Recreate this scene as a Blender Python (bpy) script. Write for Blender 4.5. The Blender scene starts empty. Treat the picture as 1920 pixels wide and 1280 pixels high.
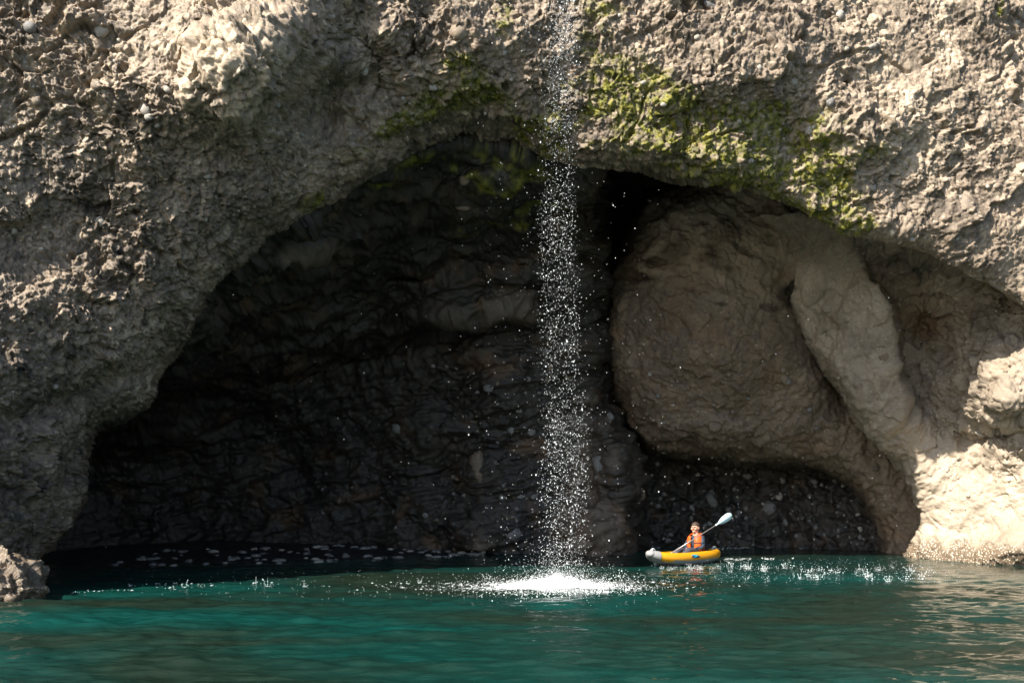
import bpy, bmesh, math, random
import numpy as np
from mathutils import Vector, Matrix
from concurrent.futures import ThreadPoolExecutor

random.seed(7)
RNG = np.random.default_rng(11)
scene = bpy.context.scene
COL = scene.collection

# ------------------------------------------------------------------ camera
CAM_H, FPX, HORIZON = 2.0, 1900.0, 900.0        # eye height (m), focal length and horizon in photo pixels
cam_data = bpy.data.cameras.new('camera')
cam = bpy.data.objects.new('camera', cam_data)
COL.objects.link(cam)
cam.location = (0, 0, CAM_H)
cam.rotation_euler = (math.radians(90), 0, 0)
cam_data.sensor_width = 36.0
cam_data.lens = 36.0 * FPX / 1920.0
cam_data.shift_y = (HORIZON - 640.0) / 1920.0
cam_data.clip_end = 2000.0
scene.camera = cam

# ------------------------------------------------------------------ light
SUN_TO = Vector((-0.54, -0.53, 0.655)).normalized()      # towards the sun
elev = math.asin(SUN_TO.z)
world = bpy.data.worlds.new('World')
scene.world = world
world.use_nodes = True
wn = world.node_tree
wn.nodes.clear()
sky = wn.nodes.new('ShaderNodeTexSky')
sky.sky_type = 'NISHITA'
sky.sun_disc = False
sky.sun_elevation = elev
sky.sun_rotation = math.atan2(SUN_TO.x, SUN_TO.y)
bg = wn.nodes.new('ShaderNodeBackground')
bg.inputs['Strength'].default_value = 0.085
wo = wn.nodes.new('ShaderNodeOutputWorld')
wn.links.new(sky.outputs[0], bg.inputs[0])
wn.links.new(bg.outputs[0], wo.inputs[0])
sun_data = bpy.data.lights.new('sun', 'SUN')
sun_data.energy = 5.0
sun_data.angle = math.radians(0.53)
sun_data.color = (1.0, 0.93, 0.82)
sun = bpy.data.objects.new('sun', sun_data)
COL.objects.link(sun)
sun.rotation_euler = SUN_TO.to_track_quat('Z', 'Y').to_euler()

scene.view_settings.view_transform = 'Standard'
scene.view_settings.look = 'None'
scene.view_settings.exposure = 1.2
scene.view_settings.gamma = 1.0
scene.view_settings.use_curve_mapping = False
scene.render.engine = 'CYCLES'
scene.cycles.use_denoising = True
scene.cycles.max_bounces = 8
scene.cycles.diffuse_bounces = 5

# ------------------------------------------------------------------ helpers: points
def at(px, py, d):
    """world point that the photo pixel (px, py) shows when it lies d metres away"""
    px = np.asarray(px, dtype=np.float64); py = np.asarray(py, dtype=np.float64)
    d = np.asarray(d, dtype=np.float64)
    return np.stack([(px - 960.0) / FPX * d, d + 0 * px, CAM_H + (HORIZON - py) / FPX * d], axis=-1)

def sstep(a, b, x):
    t = np.clip((x - a) / (b - a), 0, 1)
    return t * t * (3 - 2 * t)

# ------------------------------------------------------------------ helpers: noise on numpy arrays
def _hash(i, j, k, seed):
    h = (i.astype(np.int64) * 374761393 + j.astype(np.int64) * 668265263 + k.astype(np.int64) * 2147483647 + seed * 1274126177)
    h &= 0xFFFFFFFF
    h = ((h ^ (h >> 13)) * 1274126177) & 0xFFFFFFFF
    h = ((h ^ (h >> 16)) * 2246822519) & 0xFFFFFFFF
    return h ^ (h >> 15)

def _chunks(fn, P, nout):
    n = len(P)
    step = 40000
    spans = [(a, min(a + step, n)) for a in range(0, n, step)]
    outs = [None] * len(spans)
    with ThreadPoolExecutor(4) as ex:
        for r, o in enumerate(ex.map(lambda s: fn(P[s[0]:s[1]]), spans)):
            outs[r] = o
    if nout == 1:
        return np.concatenate(outs)
    return tuple(np.concatenate([o[q] for o in outs]) for q in range(nout))

_g = np.random.default_rng(3).normal(size=(256, 3))
_g /= np.linalg.norm(_g, axis=1)[:, None]
_perm = np.random.default_rng(5).permutation(256)
_perm = np.concatenate([_perm, _perm, _perm])

def _perlin(P):
    F = np.floor(P)
    I = F.astype(np.int64) & 255
    f = P - F
    u = f * f * f * (f * (f * 6 - 15) + 10)
    out = 0
    for a in (0, 1):
        wa = u[:, 0] if a else 1 - u[:, 0]
        pa = _perm[(I[:, 0] + a) & 255]
        for b in (0, 1):
            wb = u[:, 1] if b else 1 - u[:, 1]
            pb = _perm[pa + ((I[:, 1] + b) & 255)]
            for c in (0, 1):
                wc = u[:, 2] if c else 1 - u[:, 2]
                g = _g[_perm[pb + ((I[:, 2] + c) & 255)]]
                dot = g[:, 0] * (f[:, 0] - a) + g[:, 1] * (f[:, 1] - b) + g[:, 2] * (f[:, 2] - c)
                out = out + wa * wb * wc * dot
    return out * 1.5

def fbm(P, freq=1.0, octaves=4, gain=0.5, lac=2.03, ridged=False, off=0.0):
    Q = P.reshape(-1, 3) * freq + off
    def run(q):
        amp, tot, s = 1.0, 0.0, 0
        for o in range(octaves):
            n = _perlin(q)
            if ridged:
                n = 1 - 2 * np.abs(n)
            s = s + amp * n
            tot += amp
            amp *= gain
            q = q * lac + 17.3
        return s / tot
    return _chunks(run, Q, 1).reshape(P.shape[:-1])

def worley(P, freq=1.0, seed=0, off=0.0):
    """F1, F2, three random numbers of the nearest cell and the offset from its point"""
    Q = P.reshape(-1, 3) * freq + off
    def run(q):
        F = np.floor(q).astype(np.int64)
        f = q - F
        b1 = np.full(len(q), 9.0); b2 = np.full(len(q), 9.0)
        bh = np.zeros(len(q), dtype=np.int64)
        bv = np.zeros((len(q), 3))
        for i in (-1, 0, 1):
            for j in (-1, 0, 1):
                for k in (-1, 0, 1):
                    h = _hash(F[:, 0] + i, F[:, 1] + j, F[:, 2] + k, seed)
                    vx = f[:, 0] - (i + (h & 1023) / 1023.0)
                    vy = f[:, 1] - (j + ((h >> 10) & 1023) / 1023.0)
                    vz = f[:, 2] - (k + ((h >> 20) & 1023) / 1023.0)
                    d = vx * vx + vy * vy + vz * vz
                    m = d < b1
                    b2 = np.where(m, b1, np.minimum(b2, d))
                    b1 = np.where(m, d, b1)
                    bh = np.where(m, h, bh)
                    bv[:, 0] = np.where(m, vx, bv[:, 0])
                    bv[:, 1] = np.where(m, vy, bv[:, 1])
                    bv[:, 2] = np.where(m, vz, bv[:, 2])
        h2 = _hash(bh, bh >> 7, bh >> 13, seed + 99)
        return (np.sqrt(b1), np.sqrt(b2), (h2 & 1023) / 1023.0, ((h2 >> 10) & 1023) / 1023.0,
                ((h2 >> 20) & 1023) / 1023.0, bv)
    o = _chunks(run, Q, 6)
    sh = P.shape[:-1]
    return [a.reshape(sh) for a in o[:5]] + [o[5].reshape(sh + (3,))]

def facets(P, freq, seed, tilt=1.0, step=1.0):
    """broken angular rock: every cell is a little plane of its own height and tilt"""
    f1, f2, r1, r2, r3, v = worley(P, freq, seed)
    t = ((r2 - 0.5) * v[..., 0] + (r3 - 0.5) * v[..., 1] + (r1 - 0.5) * v[..., 2]) * 2.0
    edge = sstep(0.0, 0.10, f2 - f1)
    return (t * tilt + (r1 - 0.5) * step) - 0.10 * tilt * (1 - edge), r2

def pebbles(P, freq, seed, share=0.5, size=0.5):
    """rounded stones standing out of the matrix"""
    f1, f2, r1, r2, r3, v = worley(P, freq, seed)
    rad = size * (0.35 + 0.65 * r3)
    b = np.sqrt(np.clip(1 - (f1 / rad) ** 2, 0, 1)) * rad
    on = (r1 < share)
    return np.where(on, b, 0), np.where(on & (b > 0.02), r2 - 0.5, 0)

def ledges(P, ang, freq, off=0.0):
    """stepped beds: each juts out sharply at its foot and falls back above"""
    a = math.radians(ang)
    t = (-math.sin(a) * P[..., 0] + math.cos(a) * P[..., 2]) * freq + 0.9 * fbm(P, 0.45, 4, off=off) + 0.12 * fbm(P, 2.5, 3, off=off + 4)
    u = t - np.floor(t)
    return np.where(u < 0.07, u / 0.07, (1 - (u - 0.07) / 0.93) ** 1.3)

def rotated(P, ax, ang, scale):
    R = np.array(Matrix.Rotation(math.radians(ang), 3, ax))
    return (P @ R.T) * np.array(scale)

# ------------------------------------------------------------------ helpers: depth fields
def tps(ctrl):
    """smooth surface d(px, py) through control points"""
    c = np.array(ctrl, dtype=np.float64)
    x = c[:, :2] / 500.0
    n = len(x)
    r = np.linalg.norm(x[:, None] - x[None], axis=-1)
    K = np.where(r > 0, r * r * np.log(r + 1e-12), 0) + np.eye(n) * 0.02
    Pm = np.hstack([np.ones((n, 1)), x])
    A = np.block([[K, Pm], [Pm.T, np.zeros((3, 3))]])
    w = np.linalg.solve(A, np.concatenate([c[:, 2], np.zeros(3)]))
    def f(X, Y):
        q0, q1 = X / 500.0, Y / 500.0
        out = w[n] + w[n + 1] * q0 + w[n + 2] * q1
        for i in range(n):
            r2 = (q0 - x[i, 0]) ** 2 + (q1 - x[i, 1]) ** 2
            out = out + w[i] * 0.5 * r2 * np.log(r2 + 1e-12)
        return out
    return f

def smooth_poly(pts, it=2):
    p = np.array(pts, dtype=np.float64)
    for _ in range(it):
        a, b = p[:-1], p[1:]
        q = np.empty((len(a) * 2, 2))
        q[0::2] = 0.75 * a + 0.25 * b
        q[1::2] = 0.25 * a + 0.75 * b
        p = np.vstack([p[:1], q, p[-1:]])
    return p

def poly_sdf(X, Y, poly):
    """signed distance (positive inside) to a closed polygon"""
    sh = X.shape
    Q = np.stack([X.ravel(), Y.ravel(), np.zeros(X.size)], -1)
    p = np.asarray(poly, dtype=np.float64)
    p2 = np.roll(p, -1, axis=0)
    def run(q):
        x, y = q[:, 0], q[:, 1]
        best = np.full(len(q), 1e12)
        ins = np.zeros(len(q), dtype=bool)
        for (ax, ay), (bx, by) in zip(p, p2):
            ex, ey = bx - ax, by - ay
            L = ex * ex + ey * ey + 1e-9
            t = np.clip(((x - ax) * ex + (y - ay) * ey) / L, 0, 1)
            dx, dy = x - ax - t * ex, y - ay - t * ey
            best = np.minimum(best, dx * dx + dy * dy)
            c = ((ay > y) != (by > y))
            if c.any():
                xi = ex * (y - ay) / (ey if abs(ey) > 1e-9 else 1e-9) + ax
                ins ^= c & (x < xi)
        return np.where(ins, 1, -1) * np.sqrt(best)
    return _chunks(run, Q, 1).reshape(sh)

def blob(X, Y, cx, cy, rx, ry, ang=0.0):
    c, s = math.cos(math.radians(ang)), math.sin(math.radians(ang))
    u = ((X - cx) * c + (Y - cy) * s) / rx
    v = (-(X - cx) * s + (Y - cy) * c) / ry
    return np.exp(-(u * u + v * v))

# ------------------------------------------------------------------ helpers: meshes and objects
def np_mesh(name, V, Fq, smooth=True):
    """mesh from vertex array and an array of equal-sized faces"""
    me = bpy.data.meshes.new(name)
    n = Fq.shape[1]
    me.vertices.add(len(V))
    me.vertices.foreach_set('co', np.ascontiguousarray(V, dtype=np.float32).ravel())
    me.loops.add(Fq.size)
    me.loops.foreach_set('vertex_index', np.ascontiguousarray(Fq, dtype=np.int32).ravel())
    me.polygons.add(len(Fq))
    me.polygons.foreach_set('loop_start', np.arange(0, Fq.size, n, dtype=np.int32))
    me.polygons.foreach_set('loop_total', np.full(len(Fq), n, dtype=np.int32))
    me.polygons.foreach_set('use_smooth', np.full(len(Fq), smooth, dtype=bool))
    me.update(calc_edges=True)
    return me

def link(name, me, mat=None, parent=None, kind=None, label=None, cat=None, group=None):
    o = bpy.data.objects.new(name, me)
    COL.objects.link(o)
    if mat is not None and me is not None and not me.materials:
        me.materials.append(mat)
    if parent is not None:
        o.parent = parent
    if kind:
        o['kind'] = kind
    if label:
        o['label'] = label
    if cat:
        o['category'] = cat
    if group:
        o['group'] = group
    return o

def bm_obj(name, bm, mat, parent=None, smooth=True, **kw):
    me = bpy.data.meshes.new(name)
    bmesh.ops.recalc_face_normals(bm, faces=bm.faces)
    bm.to_mesh(me)
    bm.free()
    for p in me.polygons:
        p.use_smooth = smooth
    return link(name, me, mat, parent, **kw)

class Sheet:
    pass

def rock_sheet(name, xs, ys, depth, keep, disp, masks, mat, parent=None, push=None, **kw):
    """a rock face: smooth depth field + displacement along its own normals"""
    X, Y = np.meshgrid(xs, ys)
    D = depth(X, Y)
    P = at(X, Y, D)
    def normals(P):
        du = np.gradient(P, axis=1); dv = np.gradient(P, axis=0)
        N = np.cross(du, dv)
        N /= np.linalg.norm(N, axis=-1)[..., None] + 1e-12
        tocam = np.array([0, 0, CAM_H]) - P
        return N * np.where((N * tocam).sum(-1) < 0, -1, 1)[..., None]
    N = normals(P if push is None else at(X, Y, push(X, Y)))
    K = keep(X, Y)
    h, tone = np.zeros(X.shape), np.zeros(X.shape)
    h[K], tone[K] = disp(P[K], X[K], Y[K])
    P2 = P + N * h[..., None]
    S = Sheet()
    S.P, S.N, S.xs, S.ys = P2, normals(P2), xs, ys
    idx = np.arange(X.size).reshape(X.shape)
    kf = K[:-1, :-1] & K[1:, :-1] & K[:-1, 1:] & K[1:, 1:]
    F = np.stack([idx[:-1, :-1], idx[1:, :-1], idx[1:, 1:], idx[:-1, 1:]], -1)[kf]
    used = np.zeros(X.size, bool); used[F.ravel()] = True
    remap = np.cumsum(used) - 1
    V = P2.reshape(-1, 3)[used]
    me = np_mesh(name, V, remap[F])
    M = []
    for m in masks(P2[K], X[K], Y[K]):
        g = np.zeros(X.shape)
        g[K] = m
        M.append(g)
    a = me.attributes.new('mask', 'FLOAT_COLOR', 'POINT')
    a.data.foreach_set('color', np.stack(M, -1).reshape(-1, 4)[used].astype(np.float32).ravel())
    t = me.attributes.new('tone', 'FLOAT', 'POINT')
    t.data.foreach_set('value', tone.ravel()[used].astype(np.float32))
    S.used = K
    S.masks = M
    S.obj = link(name, me, mat, parent, **kw)
    return S

def on_sheet(S, px, py):
    i = int(np.clip(np.searchsorted(S.ys, py), 0, len(S.ys) - 1))
    j = int(np.clip(np.searchsorted(S.xs, px), 0, len(S.xs) - 1))
    return S.P[i, j], S.N[i, j], bool(S.used[i, j])

# ------------------------------------------------------------------ materials
def new_mat(name):
    m = bpy.data.materials.new(name)
    m.use_nodes = True
    nt = m.node_tree
    b = nt.nodes['Principled BSDF']
    return m, nt, b

def N_(nt, kind, **kw):
    n = nt.nodes.new(kind)
    for k, v in kw.items():
        if k.startswith('i_'):
            n.inputs[k[2:].replace('_', ' ')].default_value = v
        else:
            setattr(n, k, v)
    return n

def mixc(nt, fac, a, b, blend='MIX'):
    n = nt.nodes.new('ShaderNodeMix')
    n.data_type = 'RGBA'
    n.blend_type = blend
    for sock, v in ((n.inputs[0], fac), (n.inputs[6], a), (n.inputs[7], b)):
        if isinstance(v, (int, float)):
            sock.default_value = v
        elif isinstance(v, tuple):
            sock.default_value = v if len(v) == 4 else v + (1,)
        else:
            nt.links.new(v, sock)
    return n.outputs[2]

def ramp(nt, src, stops):
    r = nt.nodes.new('ShaderNodeValToRGB')
    el = r.color_ramp.elements
    while len(el) > 1:
        el.remove(el[-1])
    el[0].position = stops[0][0]
    c = stops[0][1]
    el[0].color = (c, c, c, 1) if isinstance(c, (int, float)) else c + (1,)
    for p, c in stops[1:]:
        e = el.new(p)
        e.color = (c, c, c, 1) if isinstance(c, (int, float)) else c + (1,)
    nt.links.new(src, r.inputs[0])
    return r.outputs[0]

def mth(nt, op, a, b=None, c=None):
    n = nt.nodes.new('ShaderNodeMath')
    n.operation = op
    for k, v in enumerate((a, b, c)):
        if v is None:
            continue
        if isinstance(v, (int, float)):
            n.inputs[k].default_value = v
        else:
            nt.links.new(v, n.inputs[k])
    return n.outputs[0]

def rock_material(name, dark, mid, light, pale, rough=(0.45, 0.85), spec=0.5, fine=1.0, bump=0.5):
    m, nt, b = new_mat(name)
    tc = N_(nt, 'ShaderNodeNewGeometry').outputs['Position']
    n1 = N_(nt, 'ShaderNodeTexNoise', i_Scale=0.55, i_Detail=6.0, i_Roughness=0.62)
    n2 = N_(nt, 'ShaderNodeTexNoise', i_Scale=4.0, i_Detail=8.0, i_Roughness=0.7, i_Distortion=0.4)
    n3 = N_(nt, 'ShaderNodeTexNoise', i_Scale=26.0, i_Detail=4.0, i_Roughness=0.7)
    vo = N_(nt, 'ShaderNodeTexVoronoi', i_Scale=13.0, i_Randomness=1.0)
    for n in (n1, n2, n3, vo):
        nt.links.new(tc, n.inputs['Vector'])
    base = mixc(nt, ramp(nt, n1.outputs[0], [(0.32, 0.0), (0.68, 1.0)]), dark, mid)
    base = mixc(nt, ramp(nt, n2.outputs[0], [(0.46, 0.0), (0.74, 0.85)]), base, light)
    # small stones of their own colour in the matrix
    vs = N_(nt, 'ShaderNodeSeparateColor')
    nt.links.new(vo.outputs['Color'], vs.inputs[0])
    chip = mth(nt, 'MULTIPLY', mth(nt, 'GREATER_THAN', vs.outputs[0], 0.86), mth(nt, 'LESS_THAN', vo.outputs['Distance'], 0.33))
    base = mixc(nt, mth(nt, 'MULTIPLY', chip, 0.5), base, tuple(min(1, c * 1.45) for c in light))
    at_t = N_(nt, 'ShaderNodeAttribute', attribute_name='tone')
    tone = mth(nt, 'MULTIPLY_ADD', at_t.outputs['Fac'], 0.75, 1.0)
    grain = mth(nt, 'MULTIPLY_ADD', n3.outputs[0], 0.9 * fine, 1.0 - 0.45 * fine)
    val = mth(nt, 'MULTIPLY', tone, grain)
    cmb = N_(nt, 'ShaderNodeCombineColor')
    for k in range(3):
        nt.links.new(val, cmb.inputs[k])
    at_m = N_(nt, 'ShaderNodeAttribute', attribute_name='mask')
    sep = N_(nt, 'ShaderNodeSeparateColor')
    nt.links.new(at_m.outputs['Color'], sep.inputs[0])
    base = mixc(nt, sep.outputs[1], base, pale)
    base = mixc(nt, 1.0, base, cmb.outputs[0], 'MULTIPLY')
    rust = mixc(nt, ramp(nt, n2.outputs[0], [(0.35, 0.0), (0.65, 1.0)]), (0.10, 0.055, 0.03), (0.24, 0.125, 0.05))
    base = mixc(nt, mth(nt, 'MULTIPLY', sep.outputs[2], 0.75), base, rust)
    # barnacles and bleached growth in the tidal belt
    bv = N_(nt, 'ShaderNodeTexVoronoi', i_Scale=20.0)
    nt.links.new(tc, bv.inputs['Vector'])
    barn = mixc(nt, ramp(nt, bv.outputs['Distance'], [(0.2, 1.0), (0.42, 0.0)]), (0.13, 0.09, 0.055), (0.62, 0.56, 0.46))
    base = mixc(nt, at_m.outputs['Alpha'], base, barn)
    # moss
    mn = N_(nt, 'ShaderNodeTexNoise', i_Scale=7.0, i_Detail=5.0, i_Roughness=0.7)
    nt.links.new(tc, mn.inputs['Vector'])
    moss = ramp(nt, mn.outputs[0], [(0.30, (0.035, 0.038, 0.010)), (0.46, (0.10, 0.10, 0.014)), (0.60, (0.25, 0.235, 0.02)), (0.72, (0.26, 0.155, 0.03))])
    base = mixc(nt, sep.outputs[0], base, moss)
    nt.links.new(base, b.inputs['Base Color'])
    rg = ramp(nt, n2.outputs[0], [(0.3, rough[0]), (0.7, rough[1])])
    nt.links.new(rg, b.inputs['Roughness'])
    b.inputs['Specular IOR Level'].default_value = spec
    bp = N_(nt, 'ShaderNodeBump', i_Strength=bump, i_Distance=0.03)
    hh = mth(nt, 'ADD', mth(nt, 'MULTIPLY', n3.outputs[0], 0.8), mth(nt, 'MULTIPLY', n2.outputs[0], 1.2))
    nt.links.new(hh, bp.inputs['Height'])
    nt.links.new(bp.outputs[0], b.inputs['Normal'])
    return m

def plain_mat(name, col, rough=0.5, noise=0.15, scale=20.0, spec=0.5, metallic=0.0):
    m, nt, b = new_mat(name)
    tc = N_(nt, 'ShaderNodeTexCoord').outputs['Object']
    n = N_(nt, 'ShaderNodeTexNoise', i_Scale=scale, i_Detail=4.0)
    nt.links.new(tc, n.inputs['Vector'])
    c = mixc(nt, n.outputs[0], tuple(v * (1 - noise) for v in col), tuple(min(1, v * (1 + noise)) for v in col))
    nt.links.new(c, b.inputs['Base Color'])
    b.inputs['Roughness'].default_value = rough
    b.inputs['Specular IOR Level'].default_value = spec
    b.inputs['Metallic'].default_value = metallic
    return m

MAT_CLIFF = rock_material('cliff_breccia', (0.115, 0.086, 0.062), (0.245, 0.186, 0.132), (0.41, 0.328, 0.242), (0.52, 0.415, 0.30), rough=(0.36, 0.75), bump=0.7)
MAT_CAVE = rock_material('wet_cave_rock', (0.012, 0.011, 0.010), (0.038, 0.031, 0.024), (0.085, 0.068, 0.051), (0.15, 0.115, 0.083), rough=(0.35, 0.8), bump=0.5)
MAT_BULGE = rock_material('brown_tuff', (0.10, 0.076, 0.054), (0.18, 0.134, 0.092), (0.26, 0.195, 0.135), (0.38, 0.295, 0.21), rough=(0.55, 0.9), bump=0.5)
MAT_WALL = rock_material('beige_tuff', (0.18, 0.145, 0.11), (0.28, 0.225, 0.165), (0.39, 0.315, 0.24), (0.42, 0.345, 0.262), rough=(0.55, 0.9), bump=0.5)
MAT_STONE_PALE = rock_material('pale_stone', (0.30, 0.27, 0.23), (0.42, 0.38, 0.32), (0.52, 0.48, 0.41), (0.5, 0.45, 0.4), bump=0.4)
MAT_STONE_BEIGE = rock_material('beige_stone', (0.36, 0.31, 0.25), (0.46, 0.40, 0.32), (0.56, 0.49, 0.40), (0.5, 0.45, 0.4), bump=0.4)
MAT_STONE_GREY = rock_material('grey_stone', (0.14, 0.135, 0.13), (0.22, 0.21, 0.195), (0.33, 0.31, 0.28), (0.3, 0.3, 0.3), bump=0.4)
MAT_BEACH = rock_material('black_shingle', (0.010, 0.010, 0.010), (0.022, 0.021, 0.021), (0.06, 0.057, 0.055), (0.2, 0.2, 0.2), rough=(0.3, 0.7), bump=0.8)

# ------------------------------------------------------------------ the cliff face with the arch
ARCH = smooth_poly([(72, 1250), (72, 1150), (72, 1112), (52, 1070), (72, 1042), (107, 1005), (141, 953), (151, 902), (153, 850), (185, 803),
        (240, 790), (288, 757), (298, 700), (330, 668), (352, 640), (372, 590), (395, 545), (440, 505), (480, 470),
        (530, 425), (570, 400), (620, 380), (680, 345), (730, 315), (785, 284), (830, 264), (885, 260), (940, 268), (1000, 282),
        (1050, 297), (1082, 306), (1110, 312), (1200, 314), (1290, 340), (1360, 345), (1420, 360), (1480, 383), (1540, 415),
        (1600, 438), (1680, 452), (1760, 482), (1830, 522), (1880, 552), (1940, 592), (2010, 650), (2080, 780),
        (2130, 1000), (2140, 1250)], 1)

_arch_memo = {}
def arch_s(X, Y):
    """signed distance to the ragged edge of the cave mouth, positive inside"""
    key = (X.shape, X.flat[0], X.flat[-1], Y.flat[0], Y.flat[-1], float(X.sum()))
    if key not in _arch_memo:
        Q = np.stack([X / 70.0, Y / 70.0, 0 * X + 2.5], -1)
        _arch_memo[key] = poly_sdf(X, Y, ARCH) + 9.0 * fbm(Q, 1.0, 4, gain=0.6)
    return _arch_memo[key]

front_d = tps([(-300, 1100, 16.6), (0, 1120, 17.3), (100, 1000, 18.5), (140, 850, 19.0), (0, 800, 17.2), (-300, 700, 16.3), (0, 500, 17.4), (-300, 300, 16.2),
    (200, 600, 18.6), (330, 600, 19.4), (480, 420, 19.3), (250, 350, 17.9), (0, 200, 17.0), (250, 180, 17.2), (450, 150, 17.5), (600, 330, 19.3), (300, 0, 17.2), (600, 180, 18.5),
    (0, -200, 17.0), (700, 100, 18.8), (850, 150, 19.4), (1000, 100, 19.6), (1050, 240, 20.2), (1000, -200, 19.6), (1250, 250, 20.4),
    (1200, 100, 19.9), (1500, 350, 21.4), (1450, 200, 20.6), (1500, 0, 20.8), (1750, 430, 22.0), (1900, 540, 22.3), (1700, 200, 21.4),
    (1900, 250, 22.0), (1900, 0, 22.3), (2200, 500, 23.2), (2200, 0, 23.6), (2300, 1000, 23.6), (1700, -300, 22.0), (500, -300, 17.8)])

def behind_face(X, Y, d):
    """keep an inner rock face behind the outer cliff"""
    s = arch_s(X, Y)
    lim = cliff_depth(X, Y, inside=False) + 0.2 + 1.6 * sstep(0, -45, s) - 0.10 * np.clip(s, 0, None)
    k = 0.25
    e = np.clip((lim - d) / k, -40, 40)
    return np.where(s < 70, d + k * np.log1p(np.exp(e)), d)

def cliff_depth(X, Y, inside=True, lip=1.0):
    s = arch_s(X, Y)
    d = front_d(X, Y)
    # hanging block with a dark hollow under it, ledges running down to the left
    d = d - 0.8 * blob(X, Y, 470, 115, 90, 75, -25) + 0.8 * blob(X, Y, 610, 190, 60, 80, 20) - 0.25 * sstep(-12, 12, 95 - np.hypot((X - 470) * 0.8, (Y - 115) * 1.15 + 0.3 * (X - 470))) - 0.3 * blob(X, Y, 560, 20, 70, 50)
    d = d + 0.7 * blob(X, Y, 930, 265, 120, 70) - 0.35 * blob(X, Y, 880, 70, 60, 60) + 0.4 * blob(X, Y, 700, 120, 40, 120, -25)
    d = d - 0.4 * blob(X, Y, 250, 560, 240, 120, -40) + 0.4 * blob(X, Y, 120, 745, 160, 26, -22) + 0.3 * blob(X, Y, 60, 420, 160, 90)
    d = d - 0.35 * blob(X, Y, 1650, 240, 150, 60, -25) - 0.3 * blob(X, Y, 1380, 120, 160, 60, -20)
    d = d + 0.4 * blob(X, Y, 1480, 260, 60, 90) - 0.3 * blob(X, Y, 1300, 290, 160, 40, 8)
    # the lip rolls back into the cave
    wr = 110 - 65 * sstep(900, 1400, X)
    roll = (0.75 - 0.4 * sstep(900, 1400, X)) * np.clip(1 + s / wr, 0, 1) ** 3
    inner = np.clip(s, 0, None)
    return d + lip * roll + inner * (0.30 if inside else 0.0)

def cliff_disp(P, X, Y):
    W = P + 0.18 * np.stack([fbm(P, 1.3, 2, off=3), fbm(P, 1.3, 2, off=31), fbm(P, 1.3, 2, off=57)], -1)
    big = fbm(P, 0.33, 3) * 0.42
    lay = fbm(rotated(W, 'Y', 32, (0.35, 0.6, 1.5)), 1.0, 4, ridged=True) * 0.09
    rugged = 0.45 + 0.55 * sstep(-0.15, 0.3, fbm(P, 0.5, 3, off=70))
    right = sstep(1350, 1700, X)
    fa, c1 = facets(W, 1.7, 1, 0.34, 0.16)
    fb, c2 = facets(W, 4.2, 2, 0.16, 0.07)
    fc, c3 = facets(W, 9.5, 3, 0.085, 0.030)
    pb, t1 = pebbles(W, 5.2, 4, 0.40, 0.62)
    ps, t2 = pebbles(W, 12.0, 5, 0.55, 0.6)
    fin = fbm(W, 11.0, 3, ridged=True, gain=0.6) * 0.030
    fin2 = fbm(W, 16.0, 2) * 0.018
    calm = 1 - 0.4 * sstep(0, 12, arch_s(X, Y))
    mid = fbm(W, 1.6, 5, gain=0.58, off=15) * 0.12
    where = sstep(-0.1, 0.3, fbm(P, 0.6, 3, off=33))
    slab = sstep(0.02, 0.28, fbm(P, 0.42, 3, off=120)) * (0.45 + 0.55 * right)
    ck = fbm(rotated(W, 'Y', 30, (0.7, 0.8, 1.3)), 0.75, 2, ridged=True, off=88)
    crack = sstep(0.86, 0.97, ck)
    calm = calm * (1 - 0.55 * slab)
    mid = mid + ledges(P, 27, 0.42, 2.0) * 0.20 * where
    h = big + (lay * (1 - 0.3 * right) + mid + (fa * 0.42 * (1 - 0.35 * right) + fb * 0.5 * (1 - 0.2 * right)) * rugged + fc * (0.4 + 0.45 * rugged) * (1 - 0.3 * right)
        + pb * 0.065 * (0.3 + 0.7 * rugged) + ps * 0.042 + (fin + fin2) * (1 - 0.3 * right)) * calm - 0.10 * crack
    tone = 0.25 * (c1 - 0.5) + 0.55 * (c2 - 0.5) + 0.55 * (c3 - 0.5) + t1 * 1.2 + t2 * 1.1 + 0.95 * fbm(P, 0.5, 5, off=81) + 0.15 * slab - 0.30 * sstep(620, 350, X) * sstep(180, 420, Y) * sstep(-0.45, 0.1, fbm(P, 0.8, 4, off=61))  # last term: browner matrix lower left, plus weak grazing sun put into the colour
    return h, tone

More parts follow.
